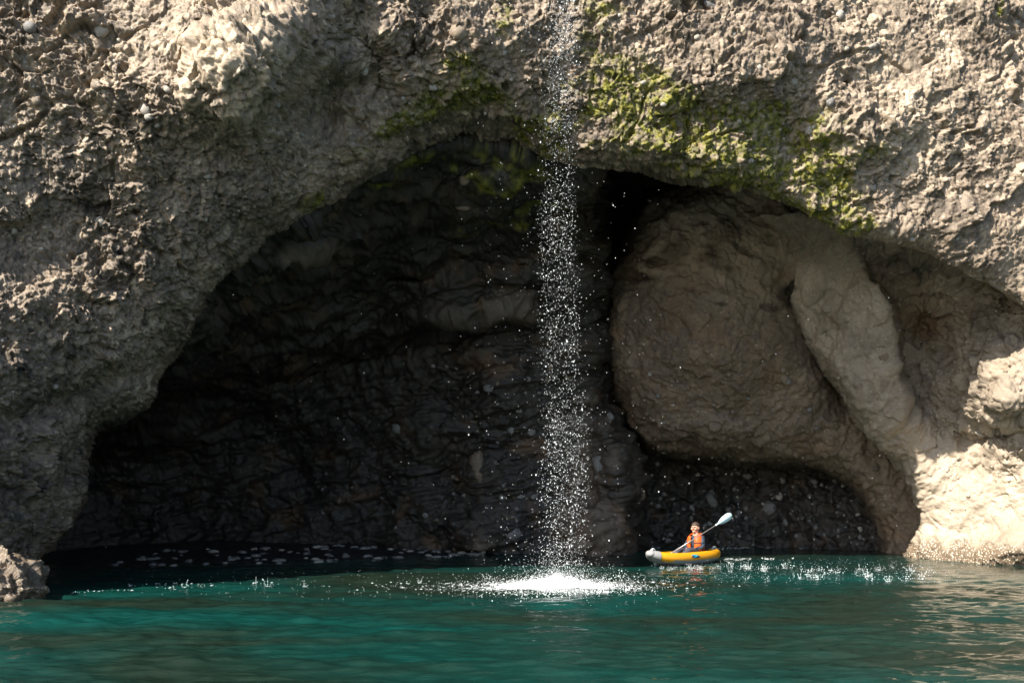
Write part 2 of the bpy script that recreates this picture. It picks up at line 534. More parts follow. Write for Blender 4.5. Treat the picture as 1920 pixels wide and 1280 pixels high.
def cliff_masks(P, X, Y):
    moss = 0
    for cx, cy, rx, ry, a, amp in ((940, 35, 24, 42, 0, 1.5), (870, 120, 50, 40, 30, .9), (905, 165, 45, 30, 20, 1.0), (800, 180, 40, 70, 40, .75),
            (740, 240, 90, 30, -35, .7), (850, 205, 110, 22, -12, 1.0), (1150, 110, 90, 90, 0, .75), (1180, 190, 120, 60, 10, 1.0), (1330, 235, 150, 70, 12, 1.1), (1430, 215, 55, 28, 0, 1.5),
            (1300, 300, 180, 40, 10, .95), (1440, 320, 130, 55, 20, 1.25), (1540, 360, 80, 50, 30, 1.2), (1510, 280, 50, 50, 0, 1.0), (1600, 412, 40, 22, 10, 1.3), (1640, 285, 60, 30, 0, .7),
            (1560, 250, 60, 60, 0, .6), (600, 375, 50, 22, -25, 1.1), (660, 300, 60, 18, -35, .6), (1862, 35, 8, 40, 5, .9), (1040, 260, 50, 60, 0, .7), (1380, 70, 60, 30, -30, .5), (1100, 20, 60, 50, 0, .55), (980, 230, 60, 40, 0, .8)):
        moss = moss + amp * blob(X, Y, cx, cy, rx, ry, a)
    grow = fbm(rotated(P, 'Y', 12, (0.7, 1, 1.5)), 2.0, 5, gain=0.66, off=12)
    m = sstep(0.34, 0.80, np.clip(moss, 0, 1.35) * (0.68 + 1.4 * grow)) * sstep(-0.4, 0.1, fbm(P, 7, 3, off=5))
    pale = 0.75 * blob(X, Y, 480, 120, 110, 90, -30) + 0.45 * sstep(1500, 1750, X) * sstep(-0.1, 0.3, fbm(P, 0.9, 3, off=44)) \
        + 0.45 * blob(X, Y, 250, 160, 220, 120) * sstep(-0.1, 0.25, fbm(P, 1.2, 3, off=8)) + 0.4 * blob(X, Y, 1700, 230, 120, 120)
    pale = np.clip(pale + 0.25 * sstep(0.15, 0.4, fbm(P, 2.6, 3, off=91)), 0, 0.9)
    rust = sstep(0.22, 0.45, fbm(P, 1.4, 4, off=23)) * (0.35 * sstep(550, 700, X) * sstep(1500, 1100, X) + 0.12)
    barn = sstep(0.9, 0.35, P[..., 2] + 0.35 * fbm(P, 2.0, 3)) * 0.9
    return m, pale, rust, barn

step = 1.72
cx = np.concatenate([[-1500, -1000, -650], np.arange(-420, -50, 5.0), np.arange(-50, 1970, step), np.arange(1970, 2420, 5.0), [2500, 2700, 3300, 4000]])
cy = np.concatenate([[-2600, -1600, -900, -600, -450], np.arange(-330, -50, 5.0), np.arange(-50, 1150, step)])
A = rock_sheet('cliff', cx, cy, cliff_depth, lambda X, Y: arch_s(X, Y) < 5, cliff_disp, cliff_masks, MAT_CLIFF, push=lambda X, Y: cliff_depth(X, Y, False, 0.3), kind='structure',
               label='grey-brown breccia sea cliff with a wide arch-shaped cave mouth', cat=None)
cliff = A.obj

# the mass of the headland behind the face: top, sides and back
def headland():
    t = A.P[0]; l = A.P[:, 0]; r = A.P[:, -1]
    bm = bmesh.new()
    def strip(line, n=10):
        rows = []
        for k in range(n):
            y = 62.0 * (k / (n - 1)) ** 1.5
            rows.append([bm.verts.new((p[0] + 0.4 * math.sin(p[0] + y * .3) * (k > 0), p[1] + y, p[2] + (0.5 * math.sin(p[0] * .3 + y * .2)) * (k > 0))) for p in line])
        for a, b in zip(rows[:-1], rows[1:]):
            for q in range(len(line) - 1):
                bm.faces.new((a[q], a[q + 1], b[q + 1], b[q]))
    strip(t[::24] if (len(t) - 1) % 24 == 0 else np.vstack([t[::24], t[-1:]]))
    strip(np.vstack([l[::24], l[-1:]])); strip(np.vstack([r[::24], r[-1:]]))
    # hidden left side wall of the cave
    a, b_ = (-10.3, 18.9), (-13.6, 31.5)
    vs = [bm.verts.new(v) for v in ((a[0], a[1], -2), (b_[0], b_[1], -2), (b_[0], b_[1], 14), (a[0], a[1], 12))]
    bm.faces.new(vs)
    x0, x1 = min(t[:, 0].min(), l[:, 0].min()), max(t[:, 0].max(), r[:, 0].max())
    z1 = max(t[:, 2].max(), 60)
    y = 78.0
    vs = [bm.verts.new(v) for v in ((x0 - 5, y, -3), (x1 + 5, y, -3), (x1 + 5, y, z1), (x0 - 5, y, z1))]
    bm.faces.new(vs)
    return bm_obj('headland', bm, MAT_CLIFF, cliff)
headland()

# ------------------------------------------------------------------ cave wall and ceiling (left and centre)
WALL = smooth_poly([(-60, 1300), (-60, 380), (300, 300), (520, 250), (700, 190), (860, 120), (1000, 120), (1090, 200), (1097, 300),
        (1092, 360), (1098, 430), (1108, 500), (1118, 580), (1122, 660), (1130, 720), (1165, 775), (1188, 830), (1196, 900), (1198, 980), (1192, 1040), (1196, 1300)], 1)
wall_d = tps([(870, 240, 20.7), (950, 245, 20.8), (1060, 280, 21.0), (1090, 300, 21.4), (730, 300, 20.4), (560, 390, 20.3), (430, 490, 20.6), (340, 620, 21.2), (640, 380, 22.0),
    (700, 400, 23.0), (580, 460, 22.6), (480, 520, 23.2), (900, 320, 22.2), (1030, 350, 22.6), (800, 440, 24.6), (950, 460, 24.8), (1060, 450, 24.8), (700, 560, 26.2), (880, 570, 25.6), (1050, 570, 26.2),
    (520, 620, 26.2), (400, 680, 26.4), (600, 740, 28.6), (800, 690, 27.6), (400, 820, 29.6), (250, 880, 29.6), (150, 800, 28), (250, 1030, 29.8), (100, 1030, 28.5), (500, 1035, 29.4),
    (700, 900, 28.9), (800, 1035, 28.4), (930, 900, 27.6), (900, 780, 27.5), (1060, 1035, 27.9), (1170, 1035, 28.0), (1060, 850, 27.4), (1080, 700, 27.2), (1150, 930, 27.6), (600, 1180, 29.4), (1100, 1180, 27.9), (100, 1200, 28.5)])

def wall_depth(X, Y):
    d = wall_d(X, Y)
    d = d - 0.7 * blob(X, Y, 880, 585, 130, 28, -8) + 0.7 * blob(X, Y, 800, 645, 300, 28, -10) + 0.5 * blob(X, Y, 830, 500, 200, 22, -12)
    d = d - 0.6 * blob(X, Y, 820, 810, 60, 50) - 0.5 * blob(X, Y, 940, 740, 50, 60) + 0.6 * blob(X, Y, 850, 900, 40, 60)
    d = d - 0.9 * blob(X, Y, 1120, 1000, 55, 50) - 0.7 * blob(X, Y, 900, 1010, 60, 50) - 0.5 * blob(X, Y, 1150, 870, 30, 80) - 0.5 * blob(X, Y, 1180, 960, 20, 70)
    d = d - 0.5 * blob(X, Y, 560, 455, 90, 22, -12) - 0.5 * blob(X, Y, 900, 340, 60, 30, -20) + 0.5 * blob(X, Y, 840, 400, 160, 20, -15)
    s = poly_sdf(X, Y, WALL)
    e = np.clip(1 - s / 46.0, 0, None)
    return behind_face(X, Y, d + 0.9 * e ** 2 * (X > 600) * sstep(230, 420, Y) + np.clip(-s, 0, None) * 0.10)

def cave_disp(P, X, Y):
    W = P + 0.25 * np.stack([fbm(P, 0.9, 2, off=3), fbm(P, 0.9, 2, off=31), fbm(P, 0.9, 2, off=57)], -1)
    low = sstep(560, 800, Y)
    big = fbm(P, 0.4, 3, off=9) * 0.55
    lay = fbm(rotated(W, 'Y', 14, (0.30, 0.5, 1.7)), 1.0, 5, ridged=True, gain=0.55) * 0.38
    fa, c1 = facets(W, 1.5, 21, 0.30, 0.12)
    fb, c2 = facets(W, 4.0, 22, 0.13, 0.05)
    pb, t1 = pebbles(W, 3.6, 24, 0.3, 0.5)
    ps, t2 = pebbles(W, 8.0, 25, 0.45, 0.55)
    fin = fbm(W, 7.0, 4, ridged=True) * 0.03
    h = big * sstep(180, 330, Y) + lay * 1.5 * (1 - 0.45 * low) * (0.3 + 0.7 * sstep(240, 380, Y)) + fbm(W, 1.5, 5, gain=.58, off=8) * 0.13 + fa * 0.25 + fb * 0.35 + (pb * 0.13 + ps * 0.06) * low * (0.25 + 0.75 * sstep(700, 950, X)) + fin
    return h, 0.4 * (c1 - 0.5) + 0.3 * (c2 - 0.5) + (t1 * 1.2 + t2) * (0.3 + 0.7 * low)

def cave_masks(P, X, Y):
    wob = fbm(P, 1.6, 4, off=14)
    pale = np.clip(0.7 * (blob(X, Y, 570, 455, 75, 24, -10) + blob(X, Y, 480, 500, 30, 16, -30)) + 0.5 * blob(X, Y, 880, 580, 120, 26, -6) + 0.6 * blob(X, Y, 960, 555, 40, 40)
        + 0.55 * blob(X, Y, 1095, 860, 85, 190) + 0.75 * blob(X, Y, 1120, 1000, 70, 45) + 0.4 * blob(X, Y, 900, 1010, 90, 45) + 0.5 * blob(X, Y, 700, 360, 60, 30), 0, 1)
    pale = sstep(0.3, 0.65, pale + 0.3 * wob) * 0.8 + 0.15 * sstep(0.2, 0.5, wob)
    rust = 0.5 * sstep(0.15, 0.45, fbm(P, 0.9, 3, off=77))
    moss = sstep(0.45, 0.8, 1.2 * (blob(X, Y, 930, 300, 130, 60) + blob(X, Y, 700, 330, 90, 25, -25) + 0.7 * blob(X, Y, 950, 400, 160, 30, -18)) * (0.6 + 1.2 * fbm(P, 1.8, 4, off=12))) * 0.8
    return moss, np.clip(pale, 0, 1), rust, 0 * X

stepb = 2.5
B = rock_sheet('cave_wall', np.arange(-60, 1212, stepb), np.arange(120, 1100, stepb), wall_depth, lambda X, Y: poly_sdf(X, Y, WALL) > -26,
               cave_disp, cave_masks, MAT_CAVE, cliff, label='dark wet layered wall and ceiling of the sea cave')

# ------------------------------------------------------------------ deep recess behind (dark slit, hollow under the bulge)
deep_d = tps([(900, 250, 27), (1100, 260, 25.5), (1250, 280, 26), (1150, 420, 30.5), (1150, 650, 31), (1150, 850, 30), (1250, 880, 30.6), (1400, 870, 30.6), (1550, 880, 30.2), (1300, 960, 31.3),
    (1450, 950, 31.0), (1400, 1025, 30.2), (1250, 1030, 30.4), (1600, 1000, 29.2), (1680, 1000, 28.4), (1800, 1000, 28.2), (1400, 600, 31.5), (1700, 500, 28), (1800, 400, 27), (1400, 1120, 30.2), (1700, 1120, 28.3)])

def deep_disp(P, X, Y):
    W = P + 0.2 * np.stack([fbm(P, 1.1, 2, off=3), fbm(P, 1.1, 2, off=31), fbm(P, 1.1, 2, off=57)], -1)
    fa, c1 = facets(W, 1.8, 31, 0.30, 0.14)
    fb, c2 = facets(W, 5.0, 32, 0.10, 0.04)
    pb, t1 = pebbles(W, 3.4, 34, 0.55, 0.55)
    ps, t2 = pebbles(W, 8.5, 35, 0.6, 0.6)
    h = fbm(P, 0.5, 3, off=19) * 0.5 + fa + fb + pb * 0.26 + ps * 0.09 + fbm(W, 8, 3, ridged=True) * 0.02
    h = h * (0.15 + 0.85 * sstep(320, 460, Y))
    return h, 0.3 * (c1 - 0.5) + 0.3 * (c2 - 0.5) + t1 * 1.3 + t2 * 1.0

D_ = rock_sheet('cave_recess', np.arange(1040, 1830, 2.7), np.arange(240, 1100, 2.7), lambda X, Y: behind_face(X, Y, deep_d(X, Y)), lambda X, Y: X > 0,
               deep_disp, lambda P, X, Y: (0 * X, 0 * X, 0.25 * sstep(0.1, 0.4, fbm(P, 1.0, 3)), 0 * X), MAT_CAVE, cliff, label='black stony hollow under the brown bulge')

# ------------------------------------------------------------------ the brown bulge hanging in the cave
BULGE = smooth_poly([(1345, 290), (1310, 345), (1240, 366), (1200, 405), (1186, 450), (1158, 500), (1136, 550), (1127, 620), (1138, 690), (1162, 750),
        (1190, 815), (1225, 845), (1280, 850), (1340, 858), (1420, 866), (1500, 866), (1560, 880), (1610, 915), (1640, 970), (1650, 1040), (1655, 1300), (1790, 1300), (1790, 290)], 1)
bulge_d = tps([(1350, 350, 26.0), (1250, 390, 26.2), (1200, 450, 26.5), (1300, 450, 25.8), (1420, 440, 25.6), (1480, 400, 25.4), (1550, 440, 25.2), (1250, 530, 25.9), (1180, 520, 26.5), (1140, 620, 27.0), (1350, 560, 25.4), (1440, 560, 25.7),
    (1300, 660, 25.6), (1420, 680, 25.8), (1200, 700, 26.6), (1300, 780, 26.7), (1230, 820, 27.2), (1400, 820, 27.3), (1520, 720, 26.6), (1560, 820, 27.2), (1620, 850, 27.4), (1700, 900, 27.4), (1700, 1040, 27.4), (1640, 960, 27.6), (1750, 700, 27.2), (1700, 500, 26.2), (1600, 640, 26.8)])

def bulge_depth(X, Y):
    d = bulge_d(X, Y) + 0.6 * blob(X, Y, 1500, 575, 26, 60, -35) + 0.5 * blob(X, Y, 1550, 690, 22, 90, -35) + 0.35 * blob(X, Y, 1225, 490, 18, 8)
    d = d + 0.35 * blob(X, Y, 1200, 520, 30, 8, 10) - 0.2 * blob(X, Y, 1330, 800, 120, 30, 4)
    s = poly_sdf(X, Y, BULGE)
    e = np.clip(1 - s / 48.0, 0, None)
    return behind_face(X, Y, d + 1.0 * e ** 2.4 + np.clip(-s, 0, None) * 0.14)

def bulge_disp(P, X, Y):
    W = P + 0.15 * np.stack([fbm(P, 1.1, 2, off=3), fbm(P, 1.1, 2, off=31), fbm(P, 1.1, 2, off=57)], -1)
    low = sstep(540, 660, Y)
    pb, t1 = pebbles(W, 4.0, 44, 0.25, 0.45)
    ps, t2 = pebbles(W, 9.0, 45, 0.4, 0.5)
    fa, c1 = facets(W, 1.2, 41, 0.12, 0.05)
    fb, c2 = facets(W, 5.0, 42, 0.05, 0.018)
    cr = fbm(rotated(W, 'Y', -18, (0.5, 0.6, 1.6)), 1.0, 4, ridged=True) * 0.10 * (1 - 0.5 * low)
    h = fbm(P, 0.7, 3, off=39) * 0.22 + fbm(W, 2.2, 5, gain=.62, off=3) * 0.13 + fa * 0.7 + fb + cr + (pb * 0.14 + ps * 0.07) * (0.12 + 0.88 * low) + fbm(W, 9, 3) * 0.02
    wet = sum(blob(X, Y, *b) for b in ((1225, 490, 26, 9, 0), (1485, 548, 45, 22, -30), (1350, 571, 16, 4, 0), (1441, 577, 15, 6, 15), (1510, 405, 40, 14, 25), (1210, 522, 30, 6, 8), (1390, 470, 30, 7, 30)))
    wet = sstep(0.3, 0.6, wet + 0.35 * fbm(P, 2.5, 4, off=6))
    return h, -0.85 * wet + 0.75 * fbm(P, 0.8, 5, off=18) + 0.2 * (c1 - 0.5) + 0.15 * (c2 - 0.5) + (t1 * 0.8 + t2 * 0.7) * (0.2 + 0.8 * low)

def bulge_masks(P, X, Y):
    wob = fbm(P, 1.2, 4, off=64)
    pale = 0.8 * sstep(580, 470, Y + 60 * wob) * sstep(-0.35, 0.15, wob) + 0.3 * blob(X, Y, 1420, 560, 130, 40, 20)  # upper slab paler: the light on its upward face is put into the colour
    rust = 0.45 * sstep(0.1, 0.4, fbm(P, 0.8, 3, off=5)) + 0.3 * blob(X, Y, 1420, 660, 150, 120)
    return 0 * X, np.clip(pale, 0, 1), np.clip(rust, 0, 1), 0 * X

E = rock_sheet('rock_bulge', np.arange(1100, 1790, 2.05), np.arange(290, 1100, 2.05), bulge_depth, lambda X, Y: poly_sdf(X, Y, BULGE) > -20,
               bulge_disp, bulge_masks, MAT_BULGE, cliff, label='smooth brown egg-shaped rock bulge inside the cave')

# ------------------------------------------------------------------ right wall with its leaning fin
FIN = smooth_poly([(1400, 380), (1540, 400), (1640, 420), (2300, 420), (2300, 1300), (1712, 1300), (1706, 1060), (1708, 1020), (1738, 990), (1734, 950), (1712, 900), (1680, 862), (1640, 815), (1605, 780),
        (1585, 735), (1545, 690), (1512, 640), (1486, 595), (1486, 540), (1500, 480), (1470, 440)], 1)
RIDGE = smooth_poly([(1400, 380), (1560, 430), (1610, 465), (1632, 520), (1655, 535), (1678, 572), (1682, 640), (1684, 690), (1700, 735), (1735, 790), (1790, 850), (1800, 1000), (1700, 1300), (1300, 1300), (1300, 400)], 1)
right_d = tps([(1600, 440, 24.3), (1700, 465, 24.4), (1800, 515, 24.4), (1900, 575, 24.1), (2000, 640, 23.8), (1740, 560, 25.2), (1740, 620, 25.9), (1720, 700, 26.1), (1850, 610, 23.9), (1900, 680, 23.1), (1810, 640, 24.9), (1790, 720, 25.3), (1860, 740, 23.6),
    (1790, 790, 25.7), (1860, 850, 24.9), (1800, 900, 25.4), (1800, 980, 25.3), (1720, 1040, 26.1), (1920, 1058, 23.9), (1820, 1050, 25.0), (1920, 900, 24.2), (1920, 800, 23.4), (2100, 1000, 23.6), (2100, 800, 23.4), (1650, 640, 26.2), (1560, 560, 26.6),
    (1700, 850, 26.0), (1740, 950, 25.9), (1600, 740, 26.6), (1720, 1180, 26.1), (1920, 1180, 23.9), (2250, 700, 23.4), (2250, 1180, 23.6)])

def right_depth(X, Y):
    r = poly_sdf(X, Y, RIDGE)
    soft = 10 + 90 * sstep(720, 880, Y)
    d = right_d(X, Y) - 1.25 * sstep(-soft * 0.4, soft, r) * sstep(940, 700, Y) * sstep(430, 600, Y)
    d = d + 0.5 * sstep(60, 170, r) * sstep(500, 600, Y)
    d = d - 0.55 * blob(X, Y, 1870, 755, 45, 35, -15) + 0.5 * blob(X, Y, 1860, 815, 60, 16, -10) - 0.6 * blob(X, Y, 1895, 1030, 70, 38, -22)
    d = d + 0.5 * blob(X, Y, 1735, 610, 40, 55) - 0.3 * blob(X, Y, 1640, 560, 40, 60)
    s = poly_sdf(X, Y, FIN)
    e = np.clip(1 - s / 40.0, 0, None) * sstep(500, 590, Y)
    return behind_face(X, Y, d + 0.4 * e ** 2.2 + np.clip(-s, 0, None) * 0.16)

def right_disp(P, X, Y):
    W = P + 0.15 * np.stack([fbm(P, 1.1, 2, off=3), fbm(P, 1.1, 2, off=31), fbm(P, 1.1, 2, off=57)], -1)
    r = poly_sdf(X, Y, RIDGE)
    rug = sstep(10, -40, r) * sstep(880, 800, Y - 0.2 * (X - 1800))
    pb, t1 = pebbles(W, 4.2, 54, 0.35, 0.5)
    ps, t2 = pebbles(W, 9.0, 55, 0.35, 0.5)
    fa, c1 = facets(W, 2.2, 51, 0.18, 0.09)
    fb, c2 = facets(W, 6.0, 52, 0.07, 0.026)
    cr = fbm(rotated(W, 'Y', -25, (1.4, 0.8, 0.35)), 1.0, 5, ridged=True) * 0.10
    h = fbm(P, 0.8, 3, off=29) * 0.22 + (fa + fb) * (0.35 + 0.65 * rug) + fbm(W, 2.2, 5, gain=.6, off=3) * 0.10 + cr * 1.6 * (1 - 0.4 * rug) + (pb * 0.13 + ps * 0.07) * (0.10 + 0.9 * rug) + fbm(W, 9, 3) * 0.018
    low = sstep(0.75, 0.1, P[..., 2])
    pl, t3 = pebbles(W, 11.0, 56, 0.7, 0.6)
    band = blob(X, Y, 1680, 505, 70, 40, 20) + blob(X, Y, 1800, 560, 90, 34, 28) + blob(X, Y, 1880, 620, 60, 28, 30)
    return h + low * pl * 0.06, -0.5 * np.clip(band, 0, 1) * sstep(-0.3, 0.1, fbm(P, 1.6, 4, off=52)) + 0.6 * fbm(P, 0.9, 4, off=18) + (0.3 * (c1 - 0.5) + 0.3 * (c2 - 0.5)) * rug + (t1 * 0.7 + t2 * 0.5) * (0.15 + 0.85 * rug)

def right_masks(P, X, Y):
    wob = fbm(P, 1.2, 4, off=64)
    r = poly_sdf(X, Y, RIDGE)
    pale = sstep(760, 900, Y + 40 * wob + 0.4 * (X - 1760)) * sstep(1660, 1740, X) + 0.75 * sstep(-5, 30, r) * sstep(-0.35, 0.1, wob) * sstep(430, 520, Y)
    pale = pale * (1 - 0.75 * blob(X, Y, 1895, 1020, 70, 40, -22)) * (1 - 0.8 * blob(X, Y, 1890, 845, 70, 40))
    rust = blob(X, Y, 1735, 600, 48, 42, 20) * 1.3 * sstep(-0.4, 0.1, wob) + 0.3 * sstep(0.15, 0.4, fbm(P, 0.9, 3, off=4)) * sstep(800, 600, Y) + 0.35 * blob(X, Y, 1680, 780, 40, 120, -20)
    barn = sstep(0.62, 0.28, P[..., 2] + 0.25 * fbm(P, 2.5, 3)) * 0.95
    moss = sstep(0.4, 0.8, blob(X, Y, 1870, 545, 90, 30, 30) * (0.6 + fbm(P, 2, 3))) * 0.5
    return moss, np.clip(pale, 0, 1), np.clip(rust, 0, 1), barn

F_ = rock_sheet('cave_side_wall', np.concatenate([np.arange(1400, 1970, 1.8), np.arange(1970, 2290, 5.0)]), np.arange(400, 1110, 1.8), right_depth, lambda X, Y: (poly_sdf(X, Y, FIN) > -18),
               right_disp, right_masks, MAT_WALL, cliff, label='beige side wall with a leaning rock fin at the right of the cave')

# ------------------------------------------------------------------ beach at the back of the cave
SHORE = np.array([(-14.0, 23.4), (-10.5, 23.4), (-8.5, 23.6), (-4.2, 25.0), (-1.6, 26.8), (0.5, 28.2), (3.0, 29.5), (5, 31), (6, 40), (-14, 40)])
def beach_height(X, Y):
    s = poly_sdf(X, Y, SHORE)
    P = np.stack([X, Y, 0 * X], -1)
    return -0.02 + np.clip(s * 0.045, -0.5, 0.30) + fbm(P, 0.6, 3) * 0.05
bx, by = np.meshgrid(np.arange(-13, 4.5, 0.07), np.arange(20.5, 32, 0.07))
bp_ = np.stack([bx, by, 0 * bx], -1)
peb, bt = pebbles(bp_ + np.array([0, 0, .3]), 6.0, 61, 0.7, 0.6)
bz = beach_height(bx, by) + peb * 0.07 + fbm(bp_, 5, 3) * 0.015
idx = np.arange(bx.size).reshape(bx.shape)
bf = np.stack([idx[:-1, :-1], idx[:-1, 1:], idx[1:, 1:], idx[1:, :-1]], -1).reshape(-1, 4)
bme = np_mesh('beach', np.stack([bx, by, bz], -1).reshape(-1, 3), bf)
ma = bme.attributes.new('mask', 'FLOAT_COLOR', 'POINT')
ma.data.foreach_set('color', np.zeros(len(bme.vertices) * 4, np.float32))
ta = bme.attributes.new('tone', 'FLOAT', 'POINT')
ta.data.foreach_set('value', (bt * 1.8).ravel().astype(np.float32))
beach = link('beach', bme, MAT_BEACH, kind='structure', label='narrow black shingle beach at the back of the cave')

# ------------------------------------------------------------------ the sea
def water_material():
    m, nt, b = new_mat('sea_water')
    tc = N_(nt, 'ShaderNodeTexCoord').outputs['Object']
    mp = N_(nt, 'ShaderNodeMapping')
    mp.inputs['Scale'].default_value = (0.11, 0.28, 1)
    nt.links.new(tc, mp.inputs[0])
    n = N_(nt, 'ShaderNodeTexNoise', i_Scale=1.0, i_Detail=3.0, i_Distortion=0.6)
    nt.links.new(mp.outputs[0], n.inputs['Vector'])
    c = ramp(nt, n.outputs[0], [(0.38, (0.010, 0.018, 0.012)), (0.54, (0.004, 0.027, 0.022)), (0.72, (0.002, 0.052, 0.045))])
    nt.links.new(c, b.inputs['Base Color'])
    b.inputs['Roughness'].default_value = 0.04
    b.inputs['IOR'].default_value = 1.333
    mp2 = N_(nt, 'ShaderNodeMapping')
    mp2.inputs['Scale'].default_value = (1.0, 2.4, 1)
    nt.links.new(tc, mp2.inputs[0])
    r = N_(nt, 'ShaderNodeTexNoise', i_Scale=4.5, i_Detail=5.0, i_Roughness=0.6)
    nt.links.new(mp2.outputs[0], r.inputs['Vector'])
    bp = N_(nt, 'ShaderNodeBump', i_Strength=0.6, i_Distance=0.03)
    nt.links.new(r.outputs[0], bp.inputs['Height'])
    nt.links.new(bp.outputs[0], b.inputs['Normal'])
    return m

def geo(a, b, n):
    return np.geomspace(a, b, n)
wx = np.concatenate([-geo(400, 13, 16)[:-1], np.arange(-13, 13.001, 0.055), geo(13, 400, 16)[1:]])
wy = np.concatenate([-geo(400, 1, 16)[:-1], np.arange(-1, 8.9, 0.6), np.arange(9, 16, 0.035), np.arange(16, 31, 0.07), geo(31, 90, 8)])
WX, WY = np.meshgrid(wx, wy)
WP = np.stack([WX, WY, 0 * WX], -1)
warp = WP + 0.3 * np.stack([fbm(WP, 0.5, 2, off=1), fbm(WP, 0.5, 2, off=9), 0 * WX], -1)
calm = 0.35 + 0.65 * sstep(26, 17, WY)
wz = (fbm(warp * np.array([0.6, 1.8, 1]), 1.0, 3, gain=0.5) * 0.085 + fbm(warp * np.array([1.6, 4.4, 1]), 1.0, 3, off=40) * 0.07
      + 0.010 * np.sin(2 * np.pi * (warp[..., 1] + 0.12 * warp[..., 0]) / 1.3)) * calm
rr = np.hypot(WX - 1.05, WY - 18.8)
wz = wz + 0.014 * np.sin(rr * 14.0) * np.exp(-rr / 1.6)
wz = np.where((np.abs(WX) > 13.5) | (WY < 8.5) | (WY > 31), 0, wz)
idx = np.arange(WX.size).reshape(WX.shape)
wf = np.stack([idx[:-1, :-1], idx[:-1, 1:], idx[1:, 1:], idx[1:, :-1]], -1).reshape(-1, 4)
water = link('water', np_mesh('water', np.stack([WX, WY, wz], -1).reshape(-1, 3), wf), water_material(), kind='structure', label='rippled teal-green sea water in and before the cave')

def water_z(x, y):
    i = min(len(wy) - 1, int(np.searchsorted(wy, y))); j = min(len(wx) - 1, int(np.searchsorted(wx, x)))
    return float(wz[i, j])

# ------------------------------------------------------------------ stones set in the rock and lying on the beach
def bare(me, tone=0.0):
    """rock without moss, stain or barnacles"""
    a = me.attributes.new('mask', 'FLOAT_COLOR', 'POINT')
    a.data.foreach_set('color', np.zeros(len(me.vertices) * 4, np.float32))
    t = me.attributes.new('tone', 'FLOAT', 'POINT')
    t.data.foreach_set('value', np.full(len(me.vertices), tone, np.float32))
    return me

def stone_mesh(seed):
    r = random.Random(seed)
    seg, rings = 8, 4
    V = [(0, 0, 1.0 * r.uniform(.85, 1))]
    for k in range(1, rings):
        ph = math.pi * k / rings
        for q in range(seg):
            th = 2 * math.pi * (q + 0.5 * (k % 2)) / seg
            rad = r.uniform(0.78, 1.08)
            V.append((rad * math.sin(ph) * math.cos(th), rad * math.sin(ph) * math.sin(th), rad * math.cos(ph)))
    V.append((0, 0, -1.0))
    F = []
    for q in range(seg):
        F.append((0, 1 + q, 1 + (q + 1) % seg))
        for k in range(rings - 2):
            a = 1 + k * seg + q; b_ = 1 + k * seg + (q + 1) % seg
            F.append((a, a + seg, b_)); F.append((b_, a + seg, b_ + seg))
        F.append((len(V) - 1, 1 + (rings - 2) * seg + (q + 1) % seg, 1 + (rings - 2) * seg + q))
    me = np_mesh('stone', np.array(V), np.array(F), smooth=True)
    return bare(me, r.uniform(-0.25, 0.25))
STONES = {}
for nm, mt in (('pale', MAT_STONE_PALE), ('grey', MAT_STONE_GREY), ('cliff', MAT_CLIFF), ('bulge', MAT_BULGE), ('wall', MAT_WALL), ('beige', MAT_STONE_BEIGE)):
    STONES[nm] = []
    for k in range(5):
        me = stone_mesh(k * 7 + len(nm))
        me.materials.append(mt)
        STONES[nm].append(me)

def stone(S, px, py, w, h, kind='pale', sink=0.25, ang=None):
    """a stone w x h photo pixels across, set in rock face S"""
    p, n, ok = on_sheet(S, px, py)
    if not ok:
        return
    sc = p[1] / FPX
    o = bpy.data.objects.new('stone', random.choice(STONES[kind]))
    COL.objects.link(o)
    o.parent = S.obj
    a, b_ = w * sc * 0.5, h * sc * 0.5
    t = min(a, b_)
    o.location = Vector(p) - Vector(n) * t * sink
    o.scale = (a, t * 0.8, b_)
    o.rotation_euler = (random.uniform(-.3, .3), random.uniform(-.6, .6) if ang is None else math.radians(ang), random.uniform(-.3, .3))

